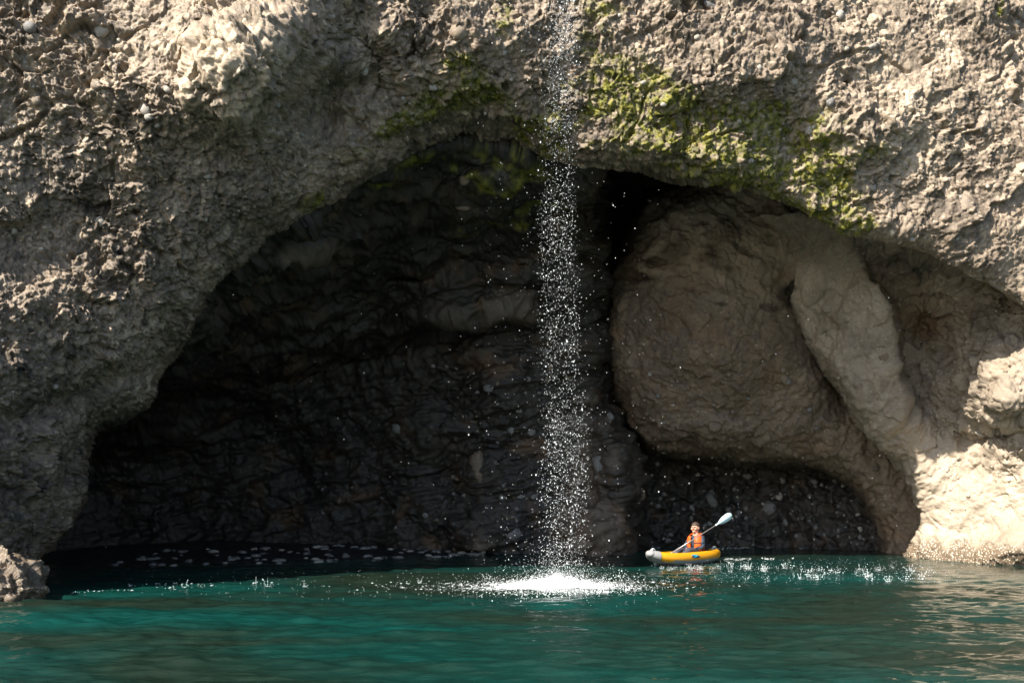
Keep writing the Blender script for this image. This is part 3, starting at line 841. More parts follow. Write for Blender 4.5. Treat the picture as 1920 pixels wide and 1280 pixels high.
for args in ((B, 885, 326, 26, 20, 'bulge', .5), (B, 868, 352, 36, 18, 'bulge', .5), (B, 902, 858, 46, 86, 'bulge', .45, -8), (B, 925, 725, 26, 22, 'grey'), (B, 760, 800, 30, 26, 'grey'), (B, 842, 685, 12, 12, 'grey'),
             (B, 1140, 785, 16, 18, 'grey'), (B, 1128, 870, 30, 40, 'grey'), (B, 742, 958, 14, 14, 'grey'), (B, 805, 966, 14, 12, 'grey'), (B, 955, 1000, 40, 30, 'grey'), (B, 1100, 1010, 60, 40, 'bulge'), (B, 1190, 925, 14, 30, 'bulge'),
             (D_, 1330, 935, 22, 34, 'grey', .2, -25), (D_, 1445, 950, 34, 30, 'grey', .3), (D_, 1365, 955, 20, 16, 'grey'), (D_, 1535, 905, 16, 12, 'grey'), (D_, 1580, 900, 12, 18, 'grey'), (D_, 1630, 925, 12, 12, 'grey'), (D_, 1612, 990, 14, 14, 'pale'),
             (D_, 1288, 952, 14, 16, 'grey'), (D_, 1470, 975, 14, 16, 'grey'), (D_, 1610, 1005, 10, 12, 'grey'), (D_, 1240, 905, 18, 16, 'grey'), (D_, 1500, 960, 12, 10, 'grey'), (D_, 1400, 890, 20, 14, 'grey'),
             (E, 1338, 795, 30, 24, 'bulge'), (E, 1310, 885, 20, 20, 'bulge'), (E, 1372, 770, 12, 12, 'bulge'), (E, 1416, 770, 14, 12, 'bulge'), (E, 1468, 710, 18, 26, 'bulge'), (E, 1465, 690, 16, 16, 'bulge'), (E, 1300, 640, 10, 10, 'bulge'), (E, 1220, 700, 10, 10, 'pale'), (E, 1260, 757, 10, 10, 'pale'),
             (F_, 1655, 665, 26, 26, 'bulge', .5), (F_, 1840, 805, 26, 18, 'pale', .1, 10), (F_, 1868, 815, 28, 18, 'wall', .1, 20), (F_, 1795, 810, 16, 12, 'wall', .2), (F_, 1800, 598, 14, 8, 'wall'), (F_, 1788, 865, 10, 10, 'beige', .1), (F_, 1775, 880, 10, 12, 'beige', .1), (F_, 1795, 895, 9, 9, 'beige', .1),
             (F_, 1825, 895, 12, 10, 'beige', .1), (F_, 1785, 915, 10, 10, 'beige', .1), (F_, 1822, 928, 10, 10, 'beige', .1), (F_, 1834, 931, 8, 8, 'beige', .1), (F_, 1880, 945, 8, 8, 'beige', .1), (F_, 1896, 897, 9, 8, 'beige', .1), (F_, 1730, 770, 9, 9, 'wall', .1), (F_, 1748, 780, 9, 9, 'wall', .1), (F_, 1857, 740, 10, 12, 'wall', .1), (F_, 1905, 748, 9, 9, 'wall', .1),
             (A, 672, 133, 18, 20, 'pale'), (A, 860, 60, 44, 36, 'cliff'), (A, 810, 165, 20, 12, 'pale'), (A, 755, 183, 10, 10, 'pale'), (A, 955, 147, 8, 8, 'pale'), (A, 945, 98, 14, 16, 'pale'), (A, 1018, 115, 12, 12, 'pale'),
             (A, 1217, 68, 12, 16, 'pale'), (A, 1205, 155, 14, 10, 'pale'), (A, 1240, 195, 14, 10, 'pale'), (A, 1322, 14, 30, 16, 'grey'), (A, 1577, 28, 20, 22, 'pale'), (A, 1487, 152, 18, 18, 'pale'), (A, 1388, 226, 16, 12, 'pale'), (A, 1632, 89, 36, 10, 'pale'), (A, 1555, 195, 22, 22, 'grey'),
             (A, 1632, 350, 22, 14, 'pale', .1, 10), (A, 1400, 300, 14, 12, 'pale'), (A, 1795, 370, 12, 10, 'pale'), (A, 1780, 335, 10, 8, 'pale'), (A, 1700, 442, 22, 12, 'pale'), (A, 1660, 335, 14, 12, 'pale'), (A, 1520, 245, 26, 22, 'pale'), (A, 1905, 42, 12, 12, 'pale'),
             (A, 190, 60, 30, 34, 'pale'), (A, 250, 62, 14, 24, 'cliff'), (A, 272, 205, 22, 26, 'pale', .4), (A, 185, 160, 30, 22, 'cliff'), (A, 310, 275, 60, 36, 'cliff', .5), (A, 70, 190, 22, 20, 'cliff'), (A, 60, 60, 30, 24, 'grey')):
    stone(*args)
def strew(S, n, box, size, kinds, weight=None):
    x0, y0, x1, y1 = box
    got = 0
    while got < n:
        px, py = random.uniform(x0, x1), random.uniform(y0, y1)
        ok = on_sheet(S, px, py)[2]
        got += 1
        if ok and (weight is None or random.random() < weight(px, py)):
            w = size[0] * (size[1] / size[0]) ** (random.random() ** 2)
            stone(S, px, py, w, w * random.uniform(.6, 1.1), random.choice(kinds), random.uniform(.1, .5))
strew(A, 150, (0, 0, 620, 800), (8, 22), ['cliff', 'cliff', 'pale'], lambda x, y: 0.8)
strew(A, 130, (640, 0, 1920, 520), (7, 15), ['pale', 'cliff', 'cliff'], lambda x, y: 0.7)
strew(B, 150, (560, 650, 1190, 1030), (7, 18), ['grey', 'bulge', 'grey'], lambda x, y: 0.25 + 0.75 * (x > 850))
strew(D_, 130, (1200, 860, 1650, 1020), (7, 18), ['grey', 'grey', 'pale'])
strew(E, 170, (1140, 600, 1600, 870), (6, 13), ['bulge', 'bulge', 'grey'], lambda x, y: 0.3 + 0.7 * (y > 700))
strew(F_, 140, (1690, 560, 1915, 860), (6, 13), ['wall', 'wall', 'bulge'], lambda x, y: (x - 1690) / 220)
strew(F_, 36, (1745, 850, 1915, 990), (5, 9), ['beige'])
for k in range(290):
    x = random.uniform(-9.5, 0.5); y = random.uniform(21, 29)
    s_ = float(poly_sdf(np.array([[x]]), np.array([[y]]), SHORE)[0, 0])
    if not -0.25 < s_ < 3.5:
        continue
    o = bpy.data.objects.new('stone', random.choice(STONES['grey'] + STONES['pale'][:2]))
    COL.objects.link(o)
    o.parent = beach
    r_ = random.uniform(.05, .13)
    o.location = (x, y, float(beach_height(np.array([[x]]), np.array([[y]]))[0, 0]) + 0.02)
    o.scale = (r_ * 1.4, r_, r_ * .5)
    o.rotation_euler = (0, 0, random.uniform(0, 3))

# boulder at the waterline under the left cliff
def boulder():
    bm = bmesh.new()
    bmesh.ops.create_icosphere(bm, subdivisions=6, radius=1.0)
    V = np.array([v.co for v in bm.verts])
    P = V * np.array([0.62, 0.8, 0.54])
    fa, c = facets(P, 2.4, 71, 0.25, 0.12)
    fb, c2 = facets(P, 7.0, 72, 0.08, 0.03)
    pb, t = pebbles(P, 9.0, 73, 0.7, 0.6)
    P = P + V * (fbm(P, 1.2, 3) * 0.22 + fa + fb + pb * 0.05)[:, None]
    for v, p in zip(bm.verts, P):
        v.co = p
    o = bm_obj('shore_boulder', bm, MAT_CLIFF, label='pale barnacle-covered boulder at the waterline below the left cliff', cat='boulder')
    me = o.data
    a = me.attributes.new('mask', 'FLOAT_COLOR', 'POINT')
    M = np.zeros((len(P), 4)); M[:, 1] = 0.0; M[:, 3] = 0.5 * sstep(-0.2, 0.3, fbm(P, 2.0, 3) + 0.1)
    a.data.foreach_set('color', M.astype(np.float32).ravel())
    tn = me.attributes.new('tone', 'FLOAT', 'POINT')
    tn.data.foreach_set('value', (-0.45 + 0.6 * (c2 - 0.5)).astype(np.float32))
    o.location = at(8, 1098, 17.4)
    o.rotation_euler = (0, 0.2, 0.4)
boulder()

# ------------------------------------------------------------------ moss tufts on the arch
def moss_tufts():
    m = A.masks[0]
    ok = A.used & (m > 0.6) & (np.abs(np.broadcast_to(A.xs, m.shape) - 960) < 1000)
    ii = np.argwhere(ok)
    ii = ii[RNG.choice(len(ii), min(5000, len(ii)), replace=False)]
    P = A.P[ii[:, 0], ii[:, 1]]; N = A.N[ii[:, 0], ii[:, 1]]
    V, F = [], []
    n = len(P)
    for q in range(3):
        t = np.cross(N, RNG.normal(size=(n, 3)))
        t /= np.linalg.norm(t, axis=1)[:, None]
        s = RNG.uniform(0.006, 0.016, n)[:, None]
        tip = P + N * s * 1.3 + RNG.normal(size=(n, 3)) * s * 0.5 - np.array([0, 0, 1]) * s * 0.7
        V.append(np.stack([P - t * s * 0.8 - N * 0.01, P + t * s * 0.8 - N * 0.01, tip], 1))
    V = np.concatenate(V).reshape(-1, 3)
    F = np.arange(len(V)).reshape(-1, 3)
    mt, nt, b = new_mat('moss_leaf')
    tc = N_(nt, 'ShaderNodeTexCoord').outputs['Object']
    nz = N_(nt, 'ShaderNodeTexNoise', i_Scale=5.0, i_Detail=5.0)
    nt.links.new(tc, nz.inputs['Vector'])
    nt.links.new(ramp(nt, nz.outputs[0], [(0.3, (0.05, 0.055, 0.01)), (0.5, (0.11, 0.115, 0.014)), (0.66, (0.24, 0.23, 0.02)), (0.8, (0.22, 0.13, 0.03))]), b.inputs['Base Color'])
    b.inputs['Roughness'].default_value = 0.8
    link('moss', np_mesh('moss', V, F), mt, cliff, kind='stuff', label='yellow-green moss growing along the arch')
moss_tufts()

# ------------------------------------------------------------------ falling water, splash and foam
def drop_material(name, col=(0.86, 0.9, 0.92)):
    m, nt, b = new_mat(name)
    tc = N_(nt, 'ShaderNodeTexCoord').outputs['Object']
    n = N_(nt, 'ShaderNodeTexNoise', i_Scale=30.0)
    nt.links.new(tc, n.inputs['Vector'])
    nt.links.new(mixc(nt, n.outputs[0], tuple(c * .9 for c in col), col), b.inputs['Base Color'])
    b.inputs['Roughness'].default_value = 0.12
    b.inputs['IOR'].default_value = 1.333
    return m
MAT_DROP = drop_material('water_drop')
MAT_FOAM = drop_material('foam', (0.9, 0.92, 0.92))
OCT = np.array([(1, 0, 0), (-1, 0, 0), (0, 1, 0), (0, -1, 0), (0, 0, 1), (0, 0, -1)], float)
OCF = np.array([(0, 2, 4), (2, 1, 4), (1, 3, 4), (3, 0, 4), (2, 0, 5), (1, 2, 5), (3, 1, 5), (0, 3, 5)])

def drops(name, C, R, stretch, mat, **kw):
    """many drops as one mesh; R radius, stretch (n,3) relative size"""
    V = C[:, None, :] + OCT[None] * (R[:, None] * stretch)[:, None, :]
    F = (np.arange(len(C)) * 6)[:, None, None] + OCF[None]
    return link(name, np_mesh(name, V.reshape(-1, 3), F.reshape(-1, 3)), mat, **kw)

def waterfall():
    n = 13500
    z = RNG.uniform(0.1, 13.4, n) 
    # strands: the water leaves the edge in pulses
    clump = fbm(np.stack([z * 0 + 3, z * 0, z], -1), 0.9, 3)
    t = 1 - z / 13.0                                # 0 top, 1 bottom
    cxp = 1052 + 0 * t + 6 * np.sin(z * .7)
    half = (0.22 + 0.25 * np.clip(t, 0, 1) ** 0.8)
    strand = RNG.choice([-0.62, -0.2, 0.25, 0.62], n) + RNG.normal(size=n) * 0.24
    wide = RNG.random(n) < 0.10
    off = np.where(wide, RNG.normal(size=n) * 0.9 - 0.25, strand * half)
    x = (cxp - 960) / FPX * 18.8 + off
    y = 18.8 + RNG.normal(size=n) * 0.28
    keep = RNG.random(n) < 0.72 + 0.9 * clump
    C = np.stack([x, y, z], -1)[keep]
    k = len(C)
    R = 0.0037 * np.exp(RNG.normal(size=k) * 0.5) * (0.85 + 0.25 * (1 - C[:, 2] / 13))
    st = np.stack([np.ones(k), np.ones(k), RNG.uniform(1.0, 1.9, k) + 0.8 * (C[:, 2] > 10)], -1)
    drops('waterfall', C, R, st, MAT_DROP, kind='stuff', label='thin curtain of glittering white drops falling from the cliff into the sea', cat='waterfall')
    # finer veil high up, where the stream is still together
waterfall()

def drips():
    n = 420
    px = RNG.uniform(150, 1900, n); d = RNG.uniform(18.5, 24.0, n); z = RNG.uniform(0.2, 9.5, n)
    x = (px - 960) / FPX * d
    near = RNG.random(n) < 0.45
    x = np.where(near, 1.0 + RNG.normal(size=n) * 2.2, x)
    C = np.stack([x, d, z], -1)
    # only where the cave is open before the rock
    py = HORIZON - (z - CAM_H) / d * FPX; pxx = 960 + x / d * FPX
    s = poly_sdf(pxx[None], py[None], ARCH)[0]
    C = C[s > 25]
    k = len(C)
    R = 0.0046 * np.exp(RNG.normal(size=k) * 0.35)
    drops('dripping_water', C, R, np.stack([np.ones(k), np.ones(k), RNG.uniform(1, 2, k)], -1), MAT_DROP, kind='stuff', label='single drops dripping from the roof all over the cave mouth', cat='drops')
drips()

def splash():
    cx0, cy0 = (1058 - 960) / FPX * 18.7, 18.75
    # churned heart
    n = 16000
    r = np.abs(RNG.normal(size=n)) * 0.52
    a = RNG.uniform(0, 2 * np.pi, n)
    x = cx0 - 0.15 + r * np.cos(a) * 1.25; y = cy0 + r * np.sin(a) * 1.0
    h = np.abs(RNG.normal(size=n)) * (0.02 + 0.075 * np.exp(-(r / 0.7) ** 2)) + 0.008
    C1 = np.stack([x, y, h], -1); R1 = 0.0062 * np.exp(RNG.normal(size=n) * 0.4)
    # thrown-up spray
    n = 4500
    r = np.abs(RNG.normal(size=n)) * 0.95
    a = RNG.uniform(0, 2 * np.pi, n)
    x = cx0 - 0.1 + r * np.cos(a) * 1.1; y = cy0 + r * np.sin(a)
    h = RNG.exponential(0.22, n) * np.exp(-(r / 1.5) ** 2) + 0.01
    C2 = np.stack([x, y, h], -1); R2 = 0.0042 * np.exp(RNG.normal(size=n) * 0.4)
    # flung out along the surface, more to the left
    n = 1500
    x = cx0 + np.where(RNG.random(n) < 0.62, -1, 0.8) * RNG.exponential(0.85, n); y = cy0 + RNG.normal(size=n) * 0.45
    C3 = np.stack([x, y, np.abs(RNG.normal(size=n)) * 0.03 + 0.012], -1); R3 = 0.0058 * np.exp(RNG.normal(size=n) * 0.5)
    C = np.concatenate([C1, C2, C3]); R = np.concatenate([R1, R2, R3])
    st = np.ones((len(C), 3)); st[-n:, 0] = RNG.uniform(1, 3, n); st[-n:, 2] = 0.6
    drops('splash', C, R, st, MAT_DROP, kind='stuff', label='bright white splash where the falling water strikes the sea', cat='splash')
splash()

def foam_patch():
    """broken white foam lying on the water round the splash"""
    cx0, cy0 = (1050 - 960) / FPX * 18.7, 18.72
    gx, gy = np.meshgrid(np.arange(-2.6, 2.2, 0.022), np.arange(-0.9, 0.9, 0.022))
    P = np.stack([gx * 0.6, gy * 1.6, 0 * gx], -1)
    v = 1.15 * np.exp(-((gx / 0.75) ** 2 + (gy / 0.42) ** 2)) + 0.42 * np.exp(-(((gx + 0.6) / 1.4) ** 2 + (gy / 0.30) ** 2)) + 0.75 * fbm(P, 3.5, 4, gain=.6)
    on = v > 0.52
    X = gx + cx0; Y = gy + cy0
    ix = np.clip(np.searchsorted(wx, X), 0, len(wx) - 1); iy = np.clip(np.searchsorted(wy, Y), 0, len(wy) - 1)
    Z = wz[iy, ix] + 0.006 + 0.05 * np.clip(v - 0.52, 0, 1) + 0.02 * fbm(P, 14, 2)
    idx = np.arange(gx.size).reshape(gx.shape)
    k = on[:-1, :-1] & on[1:, :-1] & on[:-1, 1:] & on[1:, 1:]
    F = np.stack([idx[:-1, :-1], idx[:-1, 1:], idx[1:, 1:], idx[1:, :-1]], -1)[k]
    used = np.zeros(gx.size, bool); used[F.ravel()] = True
    re = np.cumsum(used) - 1
    link('foam_patch', np_mesh('foam_patch', np.stack([X, Y, Z], -1).reshape(-1, 3)[used], re[F]), MAT_FOAM, kind='stuff', label='white foam floating on the water around the splash', cat='foam')
foam_patch()

def drip_splashes():
    """little crowns thrown up where drips strike the water right of the kayak and elsewhere"""
    C, R, S = [], [], []
    spots = []
    for k in range(58):
        px = random.uniform(1345, 1745)
        if px < 1480:
            py = random.gauss(1066, 3)
        elif px < 1640:
            py = random.gauss(1078, 6)
        else:
            py = random.choice([random.gauss(1069, 2), random.gauss(1086, 4)])
        spots.append((px, py, random.uniform(.5, 1.3)))
    for k in range(14):
        spots.append((random.uniform(1240, 1345), random.gauss(1067, 2), random.uniform(.5, .9)))
    for px, py, s in ((345, 1101, 1.2), (480, 1098, 1.3), (502, 1100, 1.0), (570, 1100, .8), (1160, 1087, 1.6), (765, 1094, .8), (785, 1093, .9), (915, 1085, 1.0), (1400, 1088, .8), (1440, 1090, .7), (1900, 1050, 2.0)):
        spots.append((px, py, s))
    for px, py, s in spots:
        d = CAM_H * FPX / (py - HORIZON)
        c = at(px, py, d)
        ring = random.randint(5, 9)
        for q in range(ring):
            a = random.uniform(0, 6.28); r = random.uniform(.02, .07) * s
            for j in range(random.randint(1, 4)):
                f = 1 + 0.5 * j
                C.append((c[0] + r * f * math.cos(a), c[1] + r * f * math.sin(a), 0.012 + 0.035 * j * s * random.uniform(.6, 1.3)))
                R.append(0.0068 * s * random.uniform(.6, 1.2)); S.append((1, 1, random.uniform(1, 2.2)))
        if random.random() < .35:
            hgt = random.uniform(.06, .16) * s
            for j in range(5):
                C.append((c[0], c[1], 0.02 + hgt * j / 4)); R.append(0.008 * s * (1 - .1 * j)); S.append((.8, .8, 1.6))
    # fine rain rings and specks between them
    for k in range(900):
        px = random.uniform(1240, 1800); py = random.uniform(1052, 1096)
        if random.random() < 0.3:
            px, py = random.uniform(200, 1250), random.uniform(1075, 1125)
        c = at(px, py, CAM_H * FPX / (py - HORIZON))
        C.append((c[0], c[1], random.uniform(.008, .12))); R.append(random.uniform(.003, .0065)); S.append((1, 1, 1))
    drops('drip_splashes', np.array(C), np.array(R), np.array(S), MAT_DROP, kind='stuff', label='small white splash crowns of drips striking the water right of the kayak', cat='splashes')
drip_splashes()

def shore_foam():
    """thin broken foam lines where the ripples meet rock and beach"""
    C, R, S = [], [], []
    lines = [[(1330, 1029), (1450, 1024), (1520, 1027), (1580, 1024), (1640, 1022)], [(1200, 1026), (1260, 1025)], [(855, 1042), (880, 1034), (915, 1032), (930, 1037)], [(985, 1034), (1010, 1031), (1040, 1035)],
             [(130, 1112), (200, 1108), (290, 1104), (330, 1101)], [(240, 1098), (400, 1095)], [(640, 1044), (760, 1042), (850, 1044)], [(1360, 1048), (1420, 1047), (1490, 1047)], [(1110, 1036), (1190, 1037)]]
    for L in lines:
        L = np.array(L, float)
        seg = np.linalg.norm(np.diff(L, axis=0), axis=1)
        for q in range(len(seg)):
            for k in range(int(seg[q] * (0.35 if L[0][0] < 600 else 1.3))):
                t = random.random()
                p = L[q] * (1 - t) + L[q + 1] * t
                py = p[1] + random.gauss(0, 0.9) + 1.2 * math.sin(p[0] * .21)
                if math.sin(p[0] * .11) + math.sin(p[0] * .037 + 1) < -0.5:
                    continue
                c = at(p[0], py, CAM_H * FPX / (py - HORIZON))
                C.append((c[0], c[1], water_z(c[0], c[1]) + .008)); R.append(random.uniform(.004, .012)); S.append((random.uniform(1.2, 3), 1.5, .5))
    drops('shore_foam', np.array(C), np.array(R), np.array(S), MAT_FOAM, kind='stuff', label='thin broken foam lines along the foot of the cave walls', cat='foam')
shore_foam()

# ------------------------------------------------------------------ kayak
YELLOW = plain_mat('yellow_rubber', (0.74, 0.33, 0.010), 0.38, 0.08, 6)
GREY = plain_mat('grey_rubber', (0.27, 0.27, 0.268), 0.5, 0.15, 8)
DARK = plain_mat('black_fabric', (0.025, 0.025, 0.03), 0.8, 0.3, 30)
CYAN = plain_mat('turquoise_print', (0.02, 0.42, 0.55), 0.45, 0.05)
BLUE = plain_mat('dark_blue_print', (0.01, 0.03, 0.12), 0.45, 0.05)
WHITE = plain_mat('white_plastic', (0.72, 0.80, 0.82), 0.3, 0.05)

KC = at(1283, 1057.5, 24.2); KC[2] = 0.0
HEAD = math.atan2(-0.70, -0.715)                     # bow points to the left and towards the viewer
kayak = link('kayak', None, label='yellow and grey inflatable kayak with a turquoise emblem on its side', cat='kayak')
kayak.location = KC
kayak.rotation_euler = (0, 0, HEAD)
L2 = 1.30
def k_half(t):
    return 0.30 * max(0.0, 1 - abs(t) ** 2.8) ** 0.75
def k_rise(t):
    return (0.15 if t > 0 else 0.05) * abs(t) ** 3.5
def k_rad(t):
    return 0.140 * (1 - (0.5 if t > 0 else 0.36) * abs(t) ** 4)
def side_path(sg, n=36):
    out = []
    for k in range(n + 1):
        t = math.sin((-1 + 2 * k / n) * math.pi / 2)
        out.append((Vector((L2 * t, sg * k_half(t), 0.165 + k_rise(t))), k_rad(t), t))
    return out
def sweep(bm, path, a0, a1, na, grow=0.0, closed=False):
    rows = []
    for i, (p, r, t) in enumerate(path):
        q0 = path[max(0, i - 1)][0]; q1 = path[min(len(path) - 1, i + 1)][0]
        d = (q1 - q0).normalized()
        side = Vector((-d.y, d.x, 0)).normalized(); up = Vector((0, 0, 1))
        rows.append([bm.verts.new(p + (side * math.cos(a) + up * math.sin(a)) * (r + grow)) for a in [a0 + (a1 - a0) * j / na for j in range(na + (0 if closed else 1))]])
    for a, b in zip(rows[:-1], rows[1:]):
        m = len(a)
        for j in range(m if closed else m - 1):
            bm.faces.new((a[j], a[(j + 1) % m], b[(j + 1) % m], b[j]))
    return rows
for sg in (1, -1):
    bm = bmesh.new()
    rows = sweep(bm, side_path(sg), 0, 2 * math.pi, 20, closed=True)
    for r in (rows[0], rows[-1]):
        bm.faces.new(r)
    bm_obj('side_tube', bm, YELLOW, kayak)
# grey bottom: wraps the lower part of both tubes and the floor between them
bm = bmesh.new()
rows = []
for k in range(37):
    t = math.sin((-1 + 2 * k / 36) * math.pi / 2) * 0.985
    p = Vector((L2 * t, k_half(t), 0.165 + k_rise(t))); r = k_rad(t) + 0.006
    sec = [(p.y + r * math.cos(a), p.z + r * math.sin(a)) for a in [math.radians(v) for v in (-14, -30, -46, -62, -78, -90)]]
    inner = [(p.y * 0.6, p.z - r - 0.015), (p.y * 0.25, p.z - r - 0.03)]
    sec = sec + inner
    full = sec + [(-y, z) for y, z in reversed(sec)]
    rows.append([bm.verts.new((L2 * t, y, z)) for y, z in full])
for a, b in zip(rows[:-1], rows[1:]):
    for j in range(len(a) - 1):
        bm.faces.new((a[j], a[j + 1], b[j + 1], b[j]))
bm_obj('hull_bottom', bm, GREY, kayak)
# floor
bm = bmesh.new()
rows = []
for k in range(25):
    t = -0.9 + 1.8 * k / 24
    w = max(0.02, k_half(t))
    rows.append([bm.verts.new((L2 * t, w * s, 0.085 + k_rise(t) + 0.015 * math.sin(s * 14))) for s in [(-1 + 2 * j / 16) for j in range(17)]])
for a, b in zip(rows[:-1], rows[1:]):
    for j in range(16):
        bm.faces.new((a[j], a[j + 1], b[j + 1], b[j]))
bm_obj('floor', bm, GREY, kayak)
# grey end caps folded over both ends
def end_cap(t0, t1, nm):
    bm = bmesh.new()
    for sg in (1, -1):
        pts = []
        for k in range(10):
            t = t0 + (t1 - t0) * k / 9
            pts.append((Vector((L2 * t, sg * k_half(t), 0.165 + k_rise(t))), k_rad(t), t))
        rows = sweep(bm, pts, 0, 2 * math.pi, 20, grow=0.012, closed=True)
        bm.faces.new(rows[-1])
    bmesh.ops.create_uvsphere(bm, u_segments=16, v_segments=10, radius=1, matrix=Matrix.Translation((L2 * t1, 0, 0.165 + k_rise(t1))) @ Matrix.Diagonal((0.10, 0.125, k_rad(t1) + 0.012, 1)))
    return bm_obj(nm, bm, GREY, kayak)
bow = end_cap(0.87, 1.0, 'bow_cap')
end_cap(-0.93, -1.0, 'stern_cap')
def handle(t, nm):
    bm = bmesh.new()
    c = Vector((L2 * t, 0, 0.165 + k_rise(t) + k_rad(t)))
    pts = [(c + Vector((0.07 * math.cos(a), 0, 0.055 * math.sin(a))), 0.02, 0) for a in [math.pi * k / 8 for k in range(9)]]
    prev = None
    for p, r, _ in pts:
        ring = [bm.verts.new(p + Vector((0, 0.028 * math.cos(b), 0.014 * math.sin(b)))) for b in [2 * math.pi * j / 8 for j in range(8)]]
        if prev:
            for j in range(8):
                bm.faces.new((prev[j], prev[(j + 1) % 8], ring[(j + 1) % 8], ring[j]))
        prev = ring
    bm_obj(nm, bm, WHITE, kayak)
handle(0.93, 'carry_handle'); handle(-0.95, 'carry_handle')
# seat with backrest
bm = bmesh.new()
bmesh.ops.create_cube(bm, size=1, matrix=Matrix.Translation((-0.45, 0, 0.13)) @ Matrix.Diagonal((0.40, 0.40, 0.07, 1)))
bmesh.ops.create_cube(bm, size=1, matrix=Matrix.Translation((-0.70, 0, 0.30)) @ Matrix.Rotation(-0.25, 4, 'Y') @ Matrix.Diagonal((0.07, 0.40, 0.34, 1)))
bmesh.ops.bevel(bm, geom=bm.edges[:], offset=0.025, segments=2, affect='EDGES')
bm_obj('seat', bm, DARK, kayak)
# printed emblem on the near side tube
def patch(outline, mat, nm, grow):
    bm = bmesh.new()
    vs = []
    sg = 1 if (Matrix.Rotation(HEAD, 3, 'Z') @ Vector((0, 1, 0))).y < 0 else -1
    for u, a in outline:
        t = u
        p = Vector((L2 * t, sg * k_half(t), 0.165 + k_rise(t))); r = k_rad(t) + grow
        an = math.radians(a)
        vs.append(bm.verts.new(p + Vector((0, sg * math.cos(an), 0)) * r + Vector((0, 0, math.sin(an) * r))))
    bm.faces.new(vs)
    bmesh.ops.triangulate(bm, faces=bm.faces)
    return bm_obj(nm, bm, mat, kayak)
patch([(0.24, 10), (0.21, 24), (0.12, 34), (0.02, 30), (-0.02, 12), (0.08, 4)], BLUE, 'emblem', 0.010)
patch([(0.25, 34), (0.20, 40), (0.10, 38), (0.03, 26), (0.10, 16), (0.20, 14), (0.14, 24)], CYAN, 'emblem_flame', 0.016)

# ------------------------------------------------------------------ person in the kayak
SKIN = plain_mat('skin', (0.56, 0.32, 0.22), 0.5, 0.08, 15)
HAIR = plain_mat('brown_hair', (0.05, 0.030, 0.020), 0.6, 0.3, 60)
JACKET = plain_mat('navy_jacket', (0.02, 0.035, 0.055), 0.7, 0.25, 20)
SHIRT = plain_mat('dark_shirt', (0.05, 0.045, 0.07), 0.8, 0.25, 20)
ORANGE = plain_mat('orange_nylon', (0.82, 0.105, 0.008), 0.5, 0.12, 12)
TROUSER = plain_mat('slate_trousers', (0.05, 0.055, 0.075), 0.8, 0.25, 20)
SHOE = plain_mat('grey_shoe', (0.35, 0.35, 0.34), 0.7, 0.15, 20)

def skinned(name, joints, edges, mat, parent, root=0, sub=2, **kw):
    me = bpy.data.meshes.new(name)
    me.from_pydata([j[:3] for j in joints], edges, [])
    tmp = bpy.data.objects.new(name + '_tmp', me)
    COL.objects.link(tmp)
    sk = tmp.modifiers.new('skin', 'SKIN')
    sk.use_smooth_shade = True
    if not me.skin_vertices:
        me.skin_vertices.new()
    for i, j in enumerate(joints):
        v = me.skin_vertices[0].data[i]
        r = j[3]
        v.radius = r if isinstance(r, tuple) else (r, r)
        v.use_root = (i == root)
    sb = tmp.modifiers.new('sub', 'SUBSURF')
    sb.levels = sb.render_levels = sub
    dg = bpy.context.evaluated_depsgraph_get()
    out = bpy.data.meshes.new_from_object(tmp.evaluated_get(dg))
    out.name = name
    bpy.data.objects.remove(tmp)
    bpy.data.meshes.remove(me)
    for p in out.polygons:
        p.use_smooth = True
    out.materials.clear()
    return link(name, out, mat, parent, **kw)

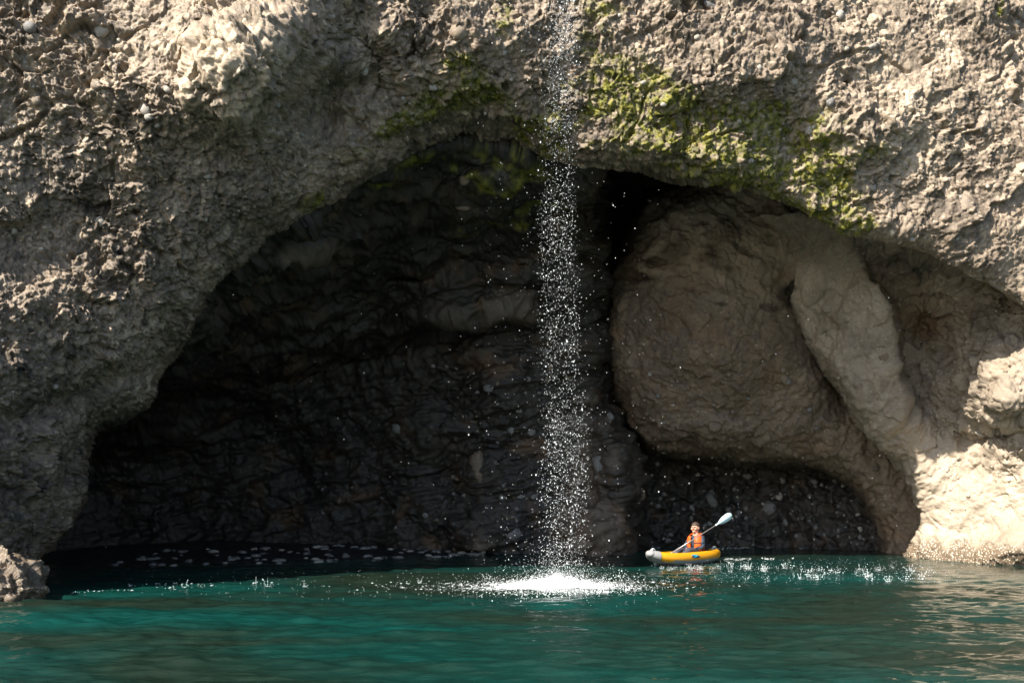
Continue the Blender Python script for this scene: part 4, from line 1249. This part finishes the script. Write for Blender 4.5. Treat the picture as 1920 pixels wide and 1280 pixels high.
def person():
    X0 = -0.47
    J, Ed = [], []
    def add(p, r, prev=None):
        J.append((p[0], p[1], p[2], r))
        if prev is not None:
            Ed.append((prev, len(J) - 1))
        return len(J) - 1
    pel = add((X0, 0, 0.22), 0.12)
    sp = add((X0 - .02, 0, 0.40), 0.115, pel)
    ch = add((X0 - .03, 0, 0.56), 0.13, sp)
    nk = add((X0 - .01, 0, 0.70), 0.058, ch)
    h1 = add((X0 + .02, 0, 0.77), 0.078, nk)
    h2 = add((X0 + .025, 0, 0.86), 0.098, h1)
    h3 = add((X0 + .01, 0, 0.93), 0.080, h2)
    hands = {}
    for sg in (1, -1):
        sh = add((X0 - .03, sg * .17, 0.61), 0.062, ch)
        el = add((X0 + .06, sg * .25, 0.40), 0.045, sh)
        wr = add((X0 + .25, sg * .085, 0.33), 0.028, el)
        pa = add((X0 + .31, sg * .05, 0.325), 0.036, wr)
        hands[sg] = pa
        for f in range(4):
            y = sg * (.075 - .02 * f)
            k1 = add((X0 + .355, y, 0.335 - .008 * f), 0.0105, pa)
            k2 = add((X0 + .385 - .004 * abs(f - 1.5), y - sg * .01, 0.315 - .008 * f), 0.0095, k1)
            add((X0 + .375, y - sg * .018, 0.285 - .006 * f), 0.0085, k2)
        th = add((X0 + .31, sg * .015, 0.35), 0.011, pa)
        add((X0 + .35, -sg * .002, 0.352), 0.010, th)
        hip = add((X0 + .04, sg * .10, 0.21), 0.085, pel)
        kn = add((X0 + .47, sg * .14, 0.34), 0.062, hip)
        ank = add((X0 + .80, sg * .10, 0.17), 0.042, kn)
        add((X0 + .88, sg * .10, 0.21), 0.035, ank)
    body = skinned('person', J, Ed, SKIN, None, root=pel, label='person with short hair in an orange life vest sitting in the yellow kayak', cat='person')
    body.location = kayak.location
    body.rotation_euler = kayak.rotation_euler
    # face: turned a little to the left of the picture; features are added to the body mesh
    turn = math.radians(6)
    hc = Vector((X0 + .022, 0, 0.855))
    fx = Vector((math.cos(turn), math.sin(turn), 0)); fy = Vector((-math.sin(turn), math.cos(turn), 0))
    bm = bmesh.new(); bm.from_mesh(body.data)
    def ell(c, s):
        M = Matrix.Translation(c) @ Matrix.Rotation(turn, 4, 'Z') @ Matrix.Diagonal((s[0], s[1], s[2], 1))
        bmesh.ops.create_uvsphere(bm, u_segments=10, v_segments=8, radius=1, matrix=M)
    ell(hc + fx * .100 + Vector((0, 0, -.012)), (.022, .015, .026))           # nose
    ell(hc + fx * .082 + Vector((0, 0, .028)), (.022, .055, .014))            # brow
    ell(hc + fx * .070 + Vector((0, 0, -.090)), (.034, .038, .026))           # chin
    for s in (1, -1):
        ell(hc + fy * s * .098 + Vector((0, 0, -.01)), (.020, .010, .032))    # ears
        ell(hc + fx * .070 + fy * s * .045 + Vector((0, 0, -.030)), (.030, .030, .030))
    bm.to_mesh(body.data); bm.free()
    for p in body.data.polygons:
        p.use_smooth = True
    for s in (1, -1):
        bm = bmesh.new()
        bmesh.ops.create_uvsphere(bm, u_segments=10, v_segments=8, radius=0.013, matrix=Matrix.Translation(hc + fx * .090 + fy * s * .036 + Vector((0, 0, .008))))
        bm_obj('eye', bm, DARK, body)
    bm = bmesh.new()
    bmesh.ops.create_uvsphere(bm, u_segments=10, v_segments=6, radius=1, matrix=Matrix.Translation(hc + fx * .093 + Vector((0, 0, -.055))) @ Matrix.Rotation(turn, 4, 'Z') @ Matrix.Diagonal((.012, .028, .007, 1)))
    bm_obj('mouth', bm, plain_mat('lips', (0.35, 0.13, 0.10), 0.5, .1), body)
    # hair: a cap over crown and back of the head
    bm = bmesh.new()
    bmesh.ops.create_icosphere(bm, subdivisions=4, radius=1.0)
    dele = []
    for v in bm.verts:
        c = v.co
        if c.z < -0.55 or (c.x > 0.30 and c.z < 0.30) or (abs(c.y) > .75 and c.z < -0.1 and c.x > 0):
            dele.append(v)
    bmesh.ops.delete(bm, geom=dele, context='VERTS')
    for v in bm.verts:
        k = 1.04 + 0.05 * math.sin(v.co.x * 31 + v.co.z * 17) * math.cos(v.co.y * 27)
        v.co = hc + Vector((-.012, 0, .018)) + fx * (v.co.x * .108 * k) + fy * (v.co.y * .105 * k) + Vector((0, 0, v.co.z * .118 * k))
    bm_obj('hair', bm, HAIR, body)
    # jacket: torso and sleeves
    Jk = [(X0, 0, .20, .135), (X0 - .02, 0, .40, .13), (X0 - .03, 0, .56, .142), (X0 - .015, 0, .665, .072)]
    Ek = [(0, 1), (1, 2), (2, 3)]
    for sg in (1, -1):
        b0 = len(Jk)
        Jk += [(X0 - .03, sg * .175, .61, .075), (X0 + .06, sg * .255, .40, .058), (X0 + .235, sg * .10, .335, .040)]
        Ek += [(2, b0), (b0, b0 + 1), (b0 + 1, b0 + 2)]
    skinned('jacket', Jk, Ek, JACKET, body)
    Jt = [(X0, 0, .21, .14)]
    Et = []
    for sg in (1, -1):
        b0 = len(Jt)
        Jt += [(X0 + .04, sg * .10, .21, .10), (X0 + .47, sg * .14, .345, .078), (X0 + .77, sg * .10, .185, .055)]
        Et += [(0, b0), (b0, b0 + 1), (b0 + 1, b0 + 2)]
    skinned('trousers', Jt, Et, TROUSER, body)
    for sg in (1, -1):
        skinned('shoe', [(X0 + .80, sg * .10, .15, .05), (X0 + .86, sg * .10, .20, .05), (X0 + .875, sg * .11, .28, .04)], [(0, 1), (1, 2)], SHOE, body)
    # life vest: two thick front panels, back, collar
    def shell(a0, a1, z0, z1, th, nm, na=10, nz=8, rx=.158, ry=.178):
        bm = bmesh.new()
        grid = [[], []]
        for lay in (0, 1):
            for i in range(nz + 1):
                z = z0 + (z1 - z0) * i / nz
                u = i / nz
                puff = math.sin(math.pi * u) ** .5
                row = []
                for j in range(na + 1):
                    a = math.radians(a0 + (a1 - a0) * j / na)
                    ed = math.sin(math.pi * j / na) ** .4
                    g = lay * th * (0.45 + 0.55 * puff * ed)
                    tz = 1 - .12 * max(0, u - .6)
                    row.append(bm.verts.new((X0 - .025 + (rx + g) * math.cos(a) * tz, (ry + g) * math.sin(a) * tz, z)))
                grid[lay].append(row)
        for lay in (0, 1):
            for i in range(nz):
                for j in range(na):
                    g = grid[lay]
                    bm.faces.new((g[i][j], g[i][j + 1], g[i + 1][j + 1], g[i + 1][j]))
        a, b = grid
        for i in range(nz):
            for j in (0, na):
                bm.faces.new((a[i][j], a[i + 1][j], b[i + 1][j], b[i][j]))
        for j in range(na):
            for i in (0, nz):
                bm.faces.new((a[i][j], a[i][j + 1], b[i][j + 1], b[i][j]))
        return bm_obj(nm, bm, ORANGE, vest)
    vest = link('life_vest', None, parent=body, label='orange life vest open at the front')
    shell(17, 72, .31, .655, .062, 'front_panel'); shell(-72, -17, .31, .655, .062, 'front_panel'); shell(100, 260, .31, .66, .045, 'back_panel', 14)
    bm = bmesh.new()
    prev = None
    for k in range(17):
        a = math.radians(40 + 280 * k / 16)
        c = Vector((X0 - .01 + .105 * math.cos(a), .125 * math.sin(a), .675 + .02 * -math.cos(a)))
        e = Vector((math.cos(a), math.sin(a), 0))
        ring = [bm.verts.new(c + e * .038 * math.cos(b) + Vector((0, 0, .038 * math.sin(b)))) for b in [2 * math.pi * j / 10 for j in range(10)]]
        if prev:
            for j in range(10):
                bm.faces.new((prev[j], prev[(j + 1) % 10], ring[(j + 1) % 10], ring[j]))
        prev = ring
    bm_obj('collar', bm, ORANGE, vest)
    # belt webbing
    for z in (.37, .50):
        bm = bmesh.new()
        prev = None
        for k in range(33):
            a = 2 * math.pi * k / 32
            r1, r2 = (.200, .222)
            pr = [bm.verts.new((X0 - .025 + (r1 + .028) * math.cos(a), (r2 + .024) * math.sin(a), z + q)) for q in (-.012, .012)]
            if prev:
                bm.faces.new((prev[0], prev[1], pr[1], pr[0]))
            prev = pr
        bm_obj('strap', bm, DARK, vest)
person()

# ------------------------------------------------------------------ paddle
def paddle():
    p0 = Vector(at(1257, 1037.5, 23.95)); p1 = Vector(at(1344, 983, 24.3))
    ax = (p1 - p0).normalized()
    up = Vector((0, -1, 0)); side = ax.cross(up).normalized(); nor = side.cross(ax).normalized()
    root = link('paddle', None, label='paddle with a pale blue-white blade held slanting across the person', cat='paddle')
    root.location = p0
    R = Matrix((ax, side, nor)).transposed()
    root.rotation_euler = R.to_euler()
    Ls = (p1 - p0).length
    bm = bmesh.new()
    bmesh.ops.create_cone(bm, cap_ends=True, segments=12, radius1=.0125, radius2=.0125, depth=Ls, matrix=Matrix.Translation((Ls / 2, 0, 0)) @ Matrix.Rotation(math.pi / 2, 4, 'Y'))
    bm_obj('shaft', bm, plain_mat('grey_alloy', (0.38, 0.36, 0.35), 0.35, .05, 10, metallic=0.6), root)
    BL = plain_mat('pale_blade', (0.62, 0.84, 0.88), 0.35, 0.05, 8)
    def blade(x0, sg):
        bm = bmesh.new()
        prof = [(0.0, .018), (.05, .024), (.12, .060), (.22, .088), (.33, .098), (.41, .088), (.455, .060), (.475, .02)]
        top, bot = [], []
        for x, w in prof:
            rt, rb = [], []
            for j in range(7):
                s = -1 + 2 * j / 6
                z = .018 * (s * s) * (w / .098) + .02 * (x / .475) ** 2
                th = .016 * math.exp(-(s * 3) ** 2) * (1 - x / .55) + .005
                rt.append(bm.verts.new((x0 + sg * x, s * w, z + th))); rb.append(bm.verts.new((x0 + sg * x, s * w, z - th)))
            top.append(rt); bot.append(rb)
        for i in range(len(prof) - 1):
            for j in range(6):
                bm.faces.new((top[i][j], top[i][j + 1], top[i + 1][j + 1], top[i + 1][j]))
                bm.faces.new((bot[i][j], bot[i][j + 1], bot[i + 1][j + 1], bot[i + 1][j]))
            for j in (0, 6):
                bm.faces.new((top[i][j], top[i + 1][j], bot[i + 1][j], bot[i][j]))
        for i in (0, len(prof) - 1):
            for j in range(6):
                bm.faces.new((top[i][j], top[i][j + 1], bot[i][j + 1], bot[i][j]))
        bm_obj('blade', bm, BL, root)
        bm = bmesh.new()
        bmesh.ops.create_cone(bm, cap_ends=True, segments=12, radius1=.021, radius2=.021, depth=.07, matrix=Matrix.Translation((x0, 0, 0)) @ Matrix.Rotation(math.pi / 2, 4, 'Y'))
        bm_obj('collar', bm, BL, root)
    blade(Ls, 1)
    blade(0.0, -1)
paddle()
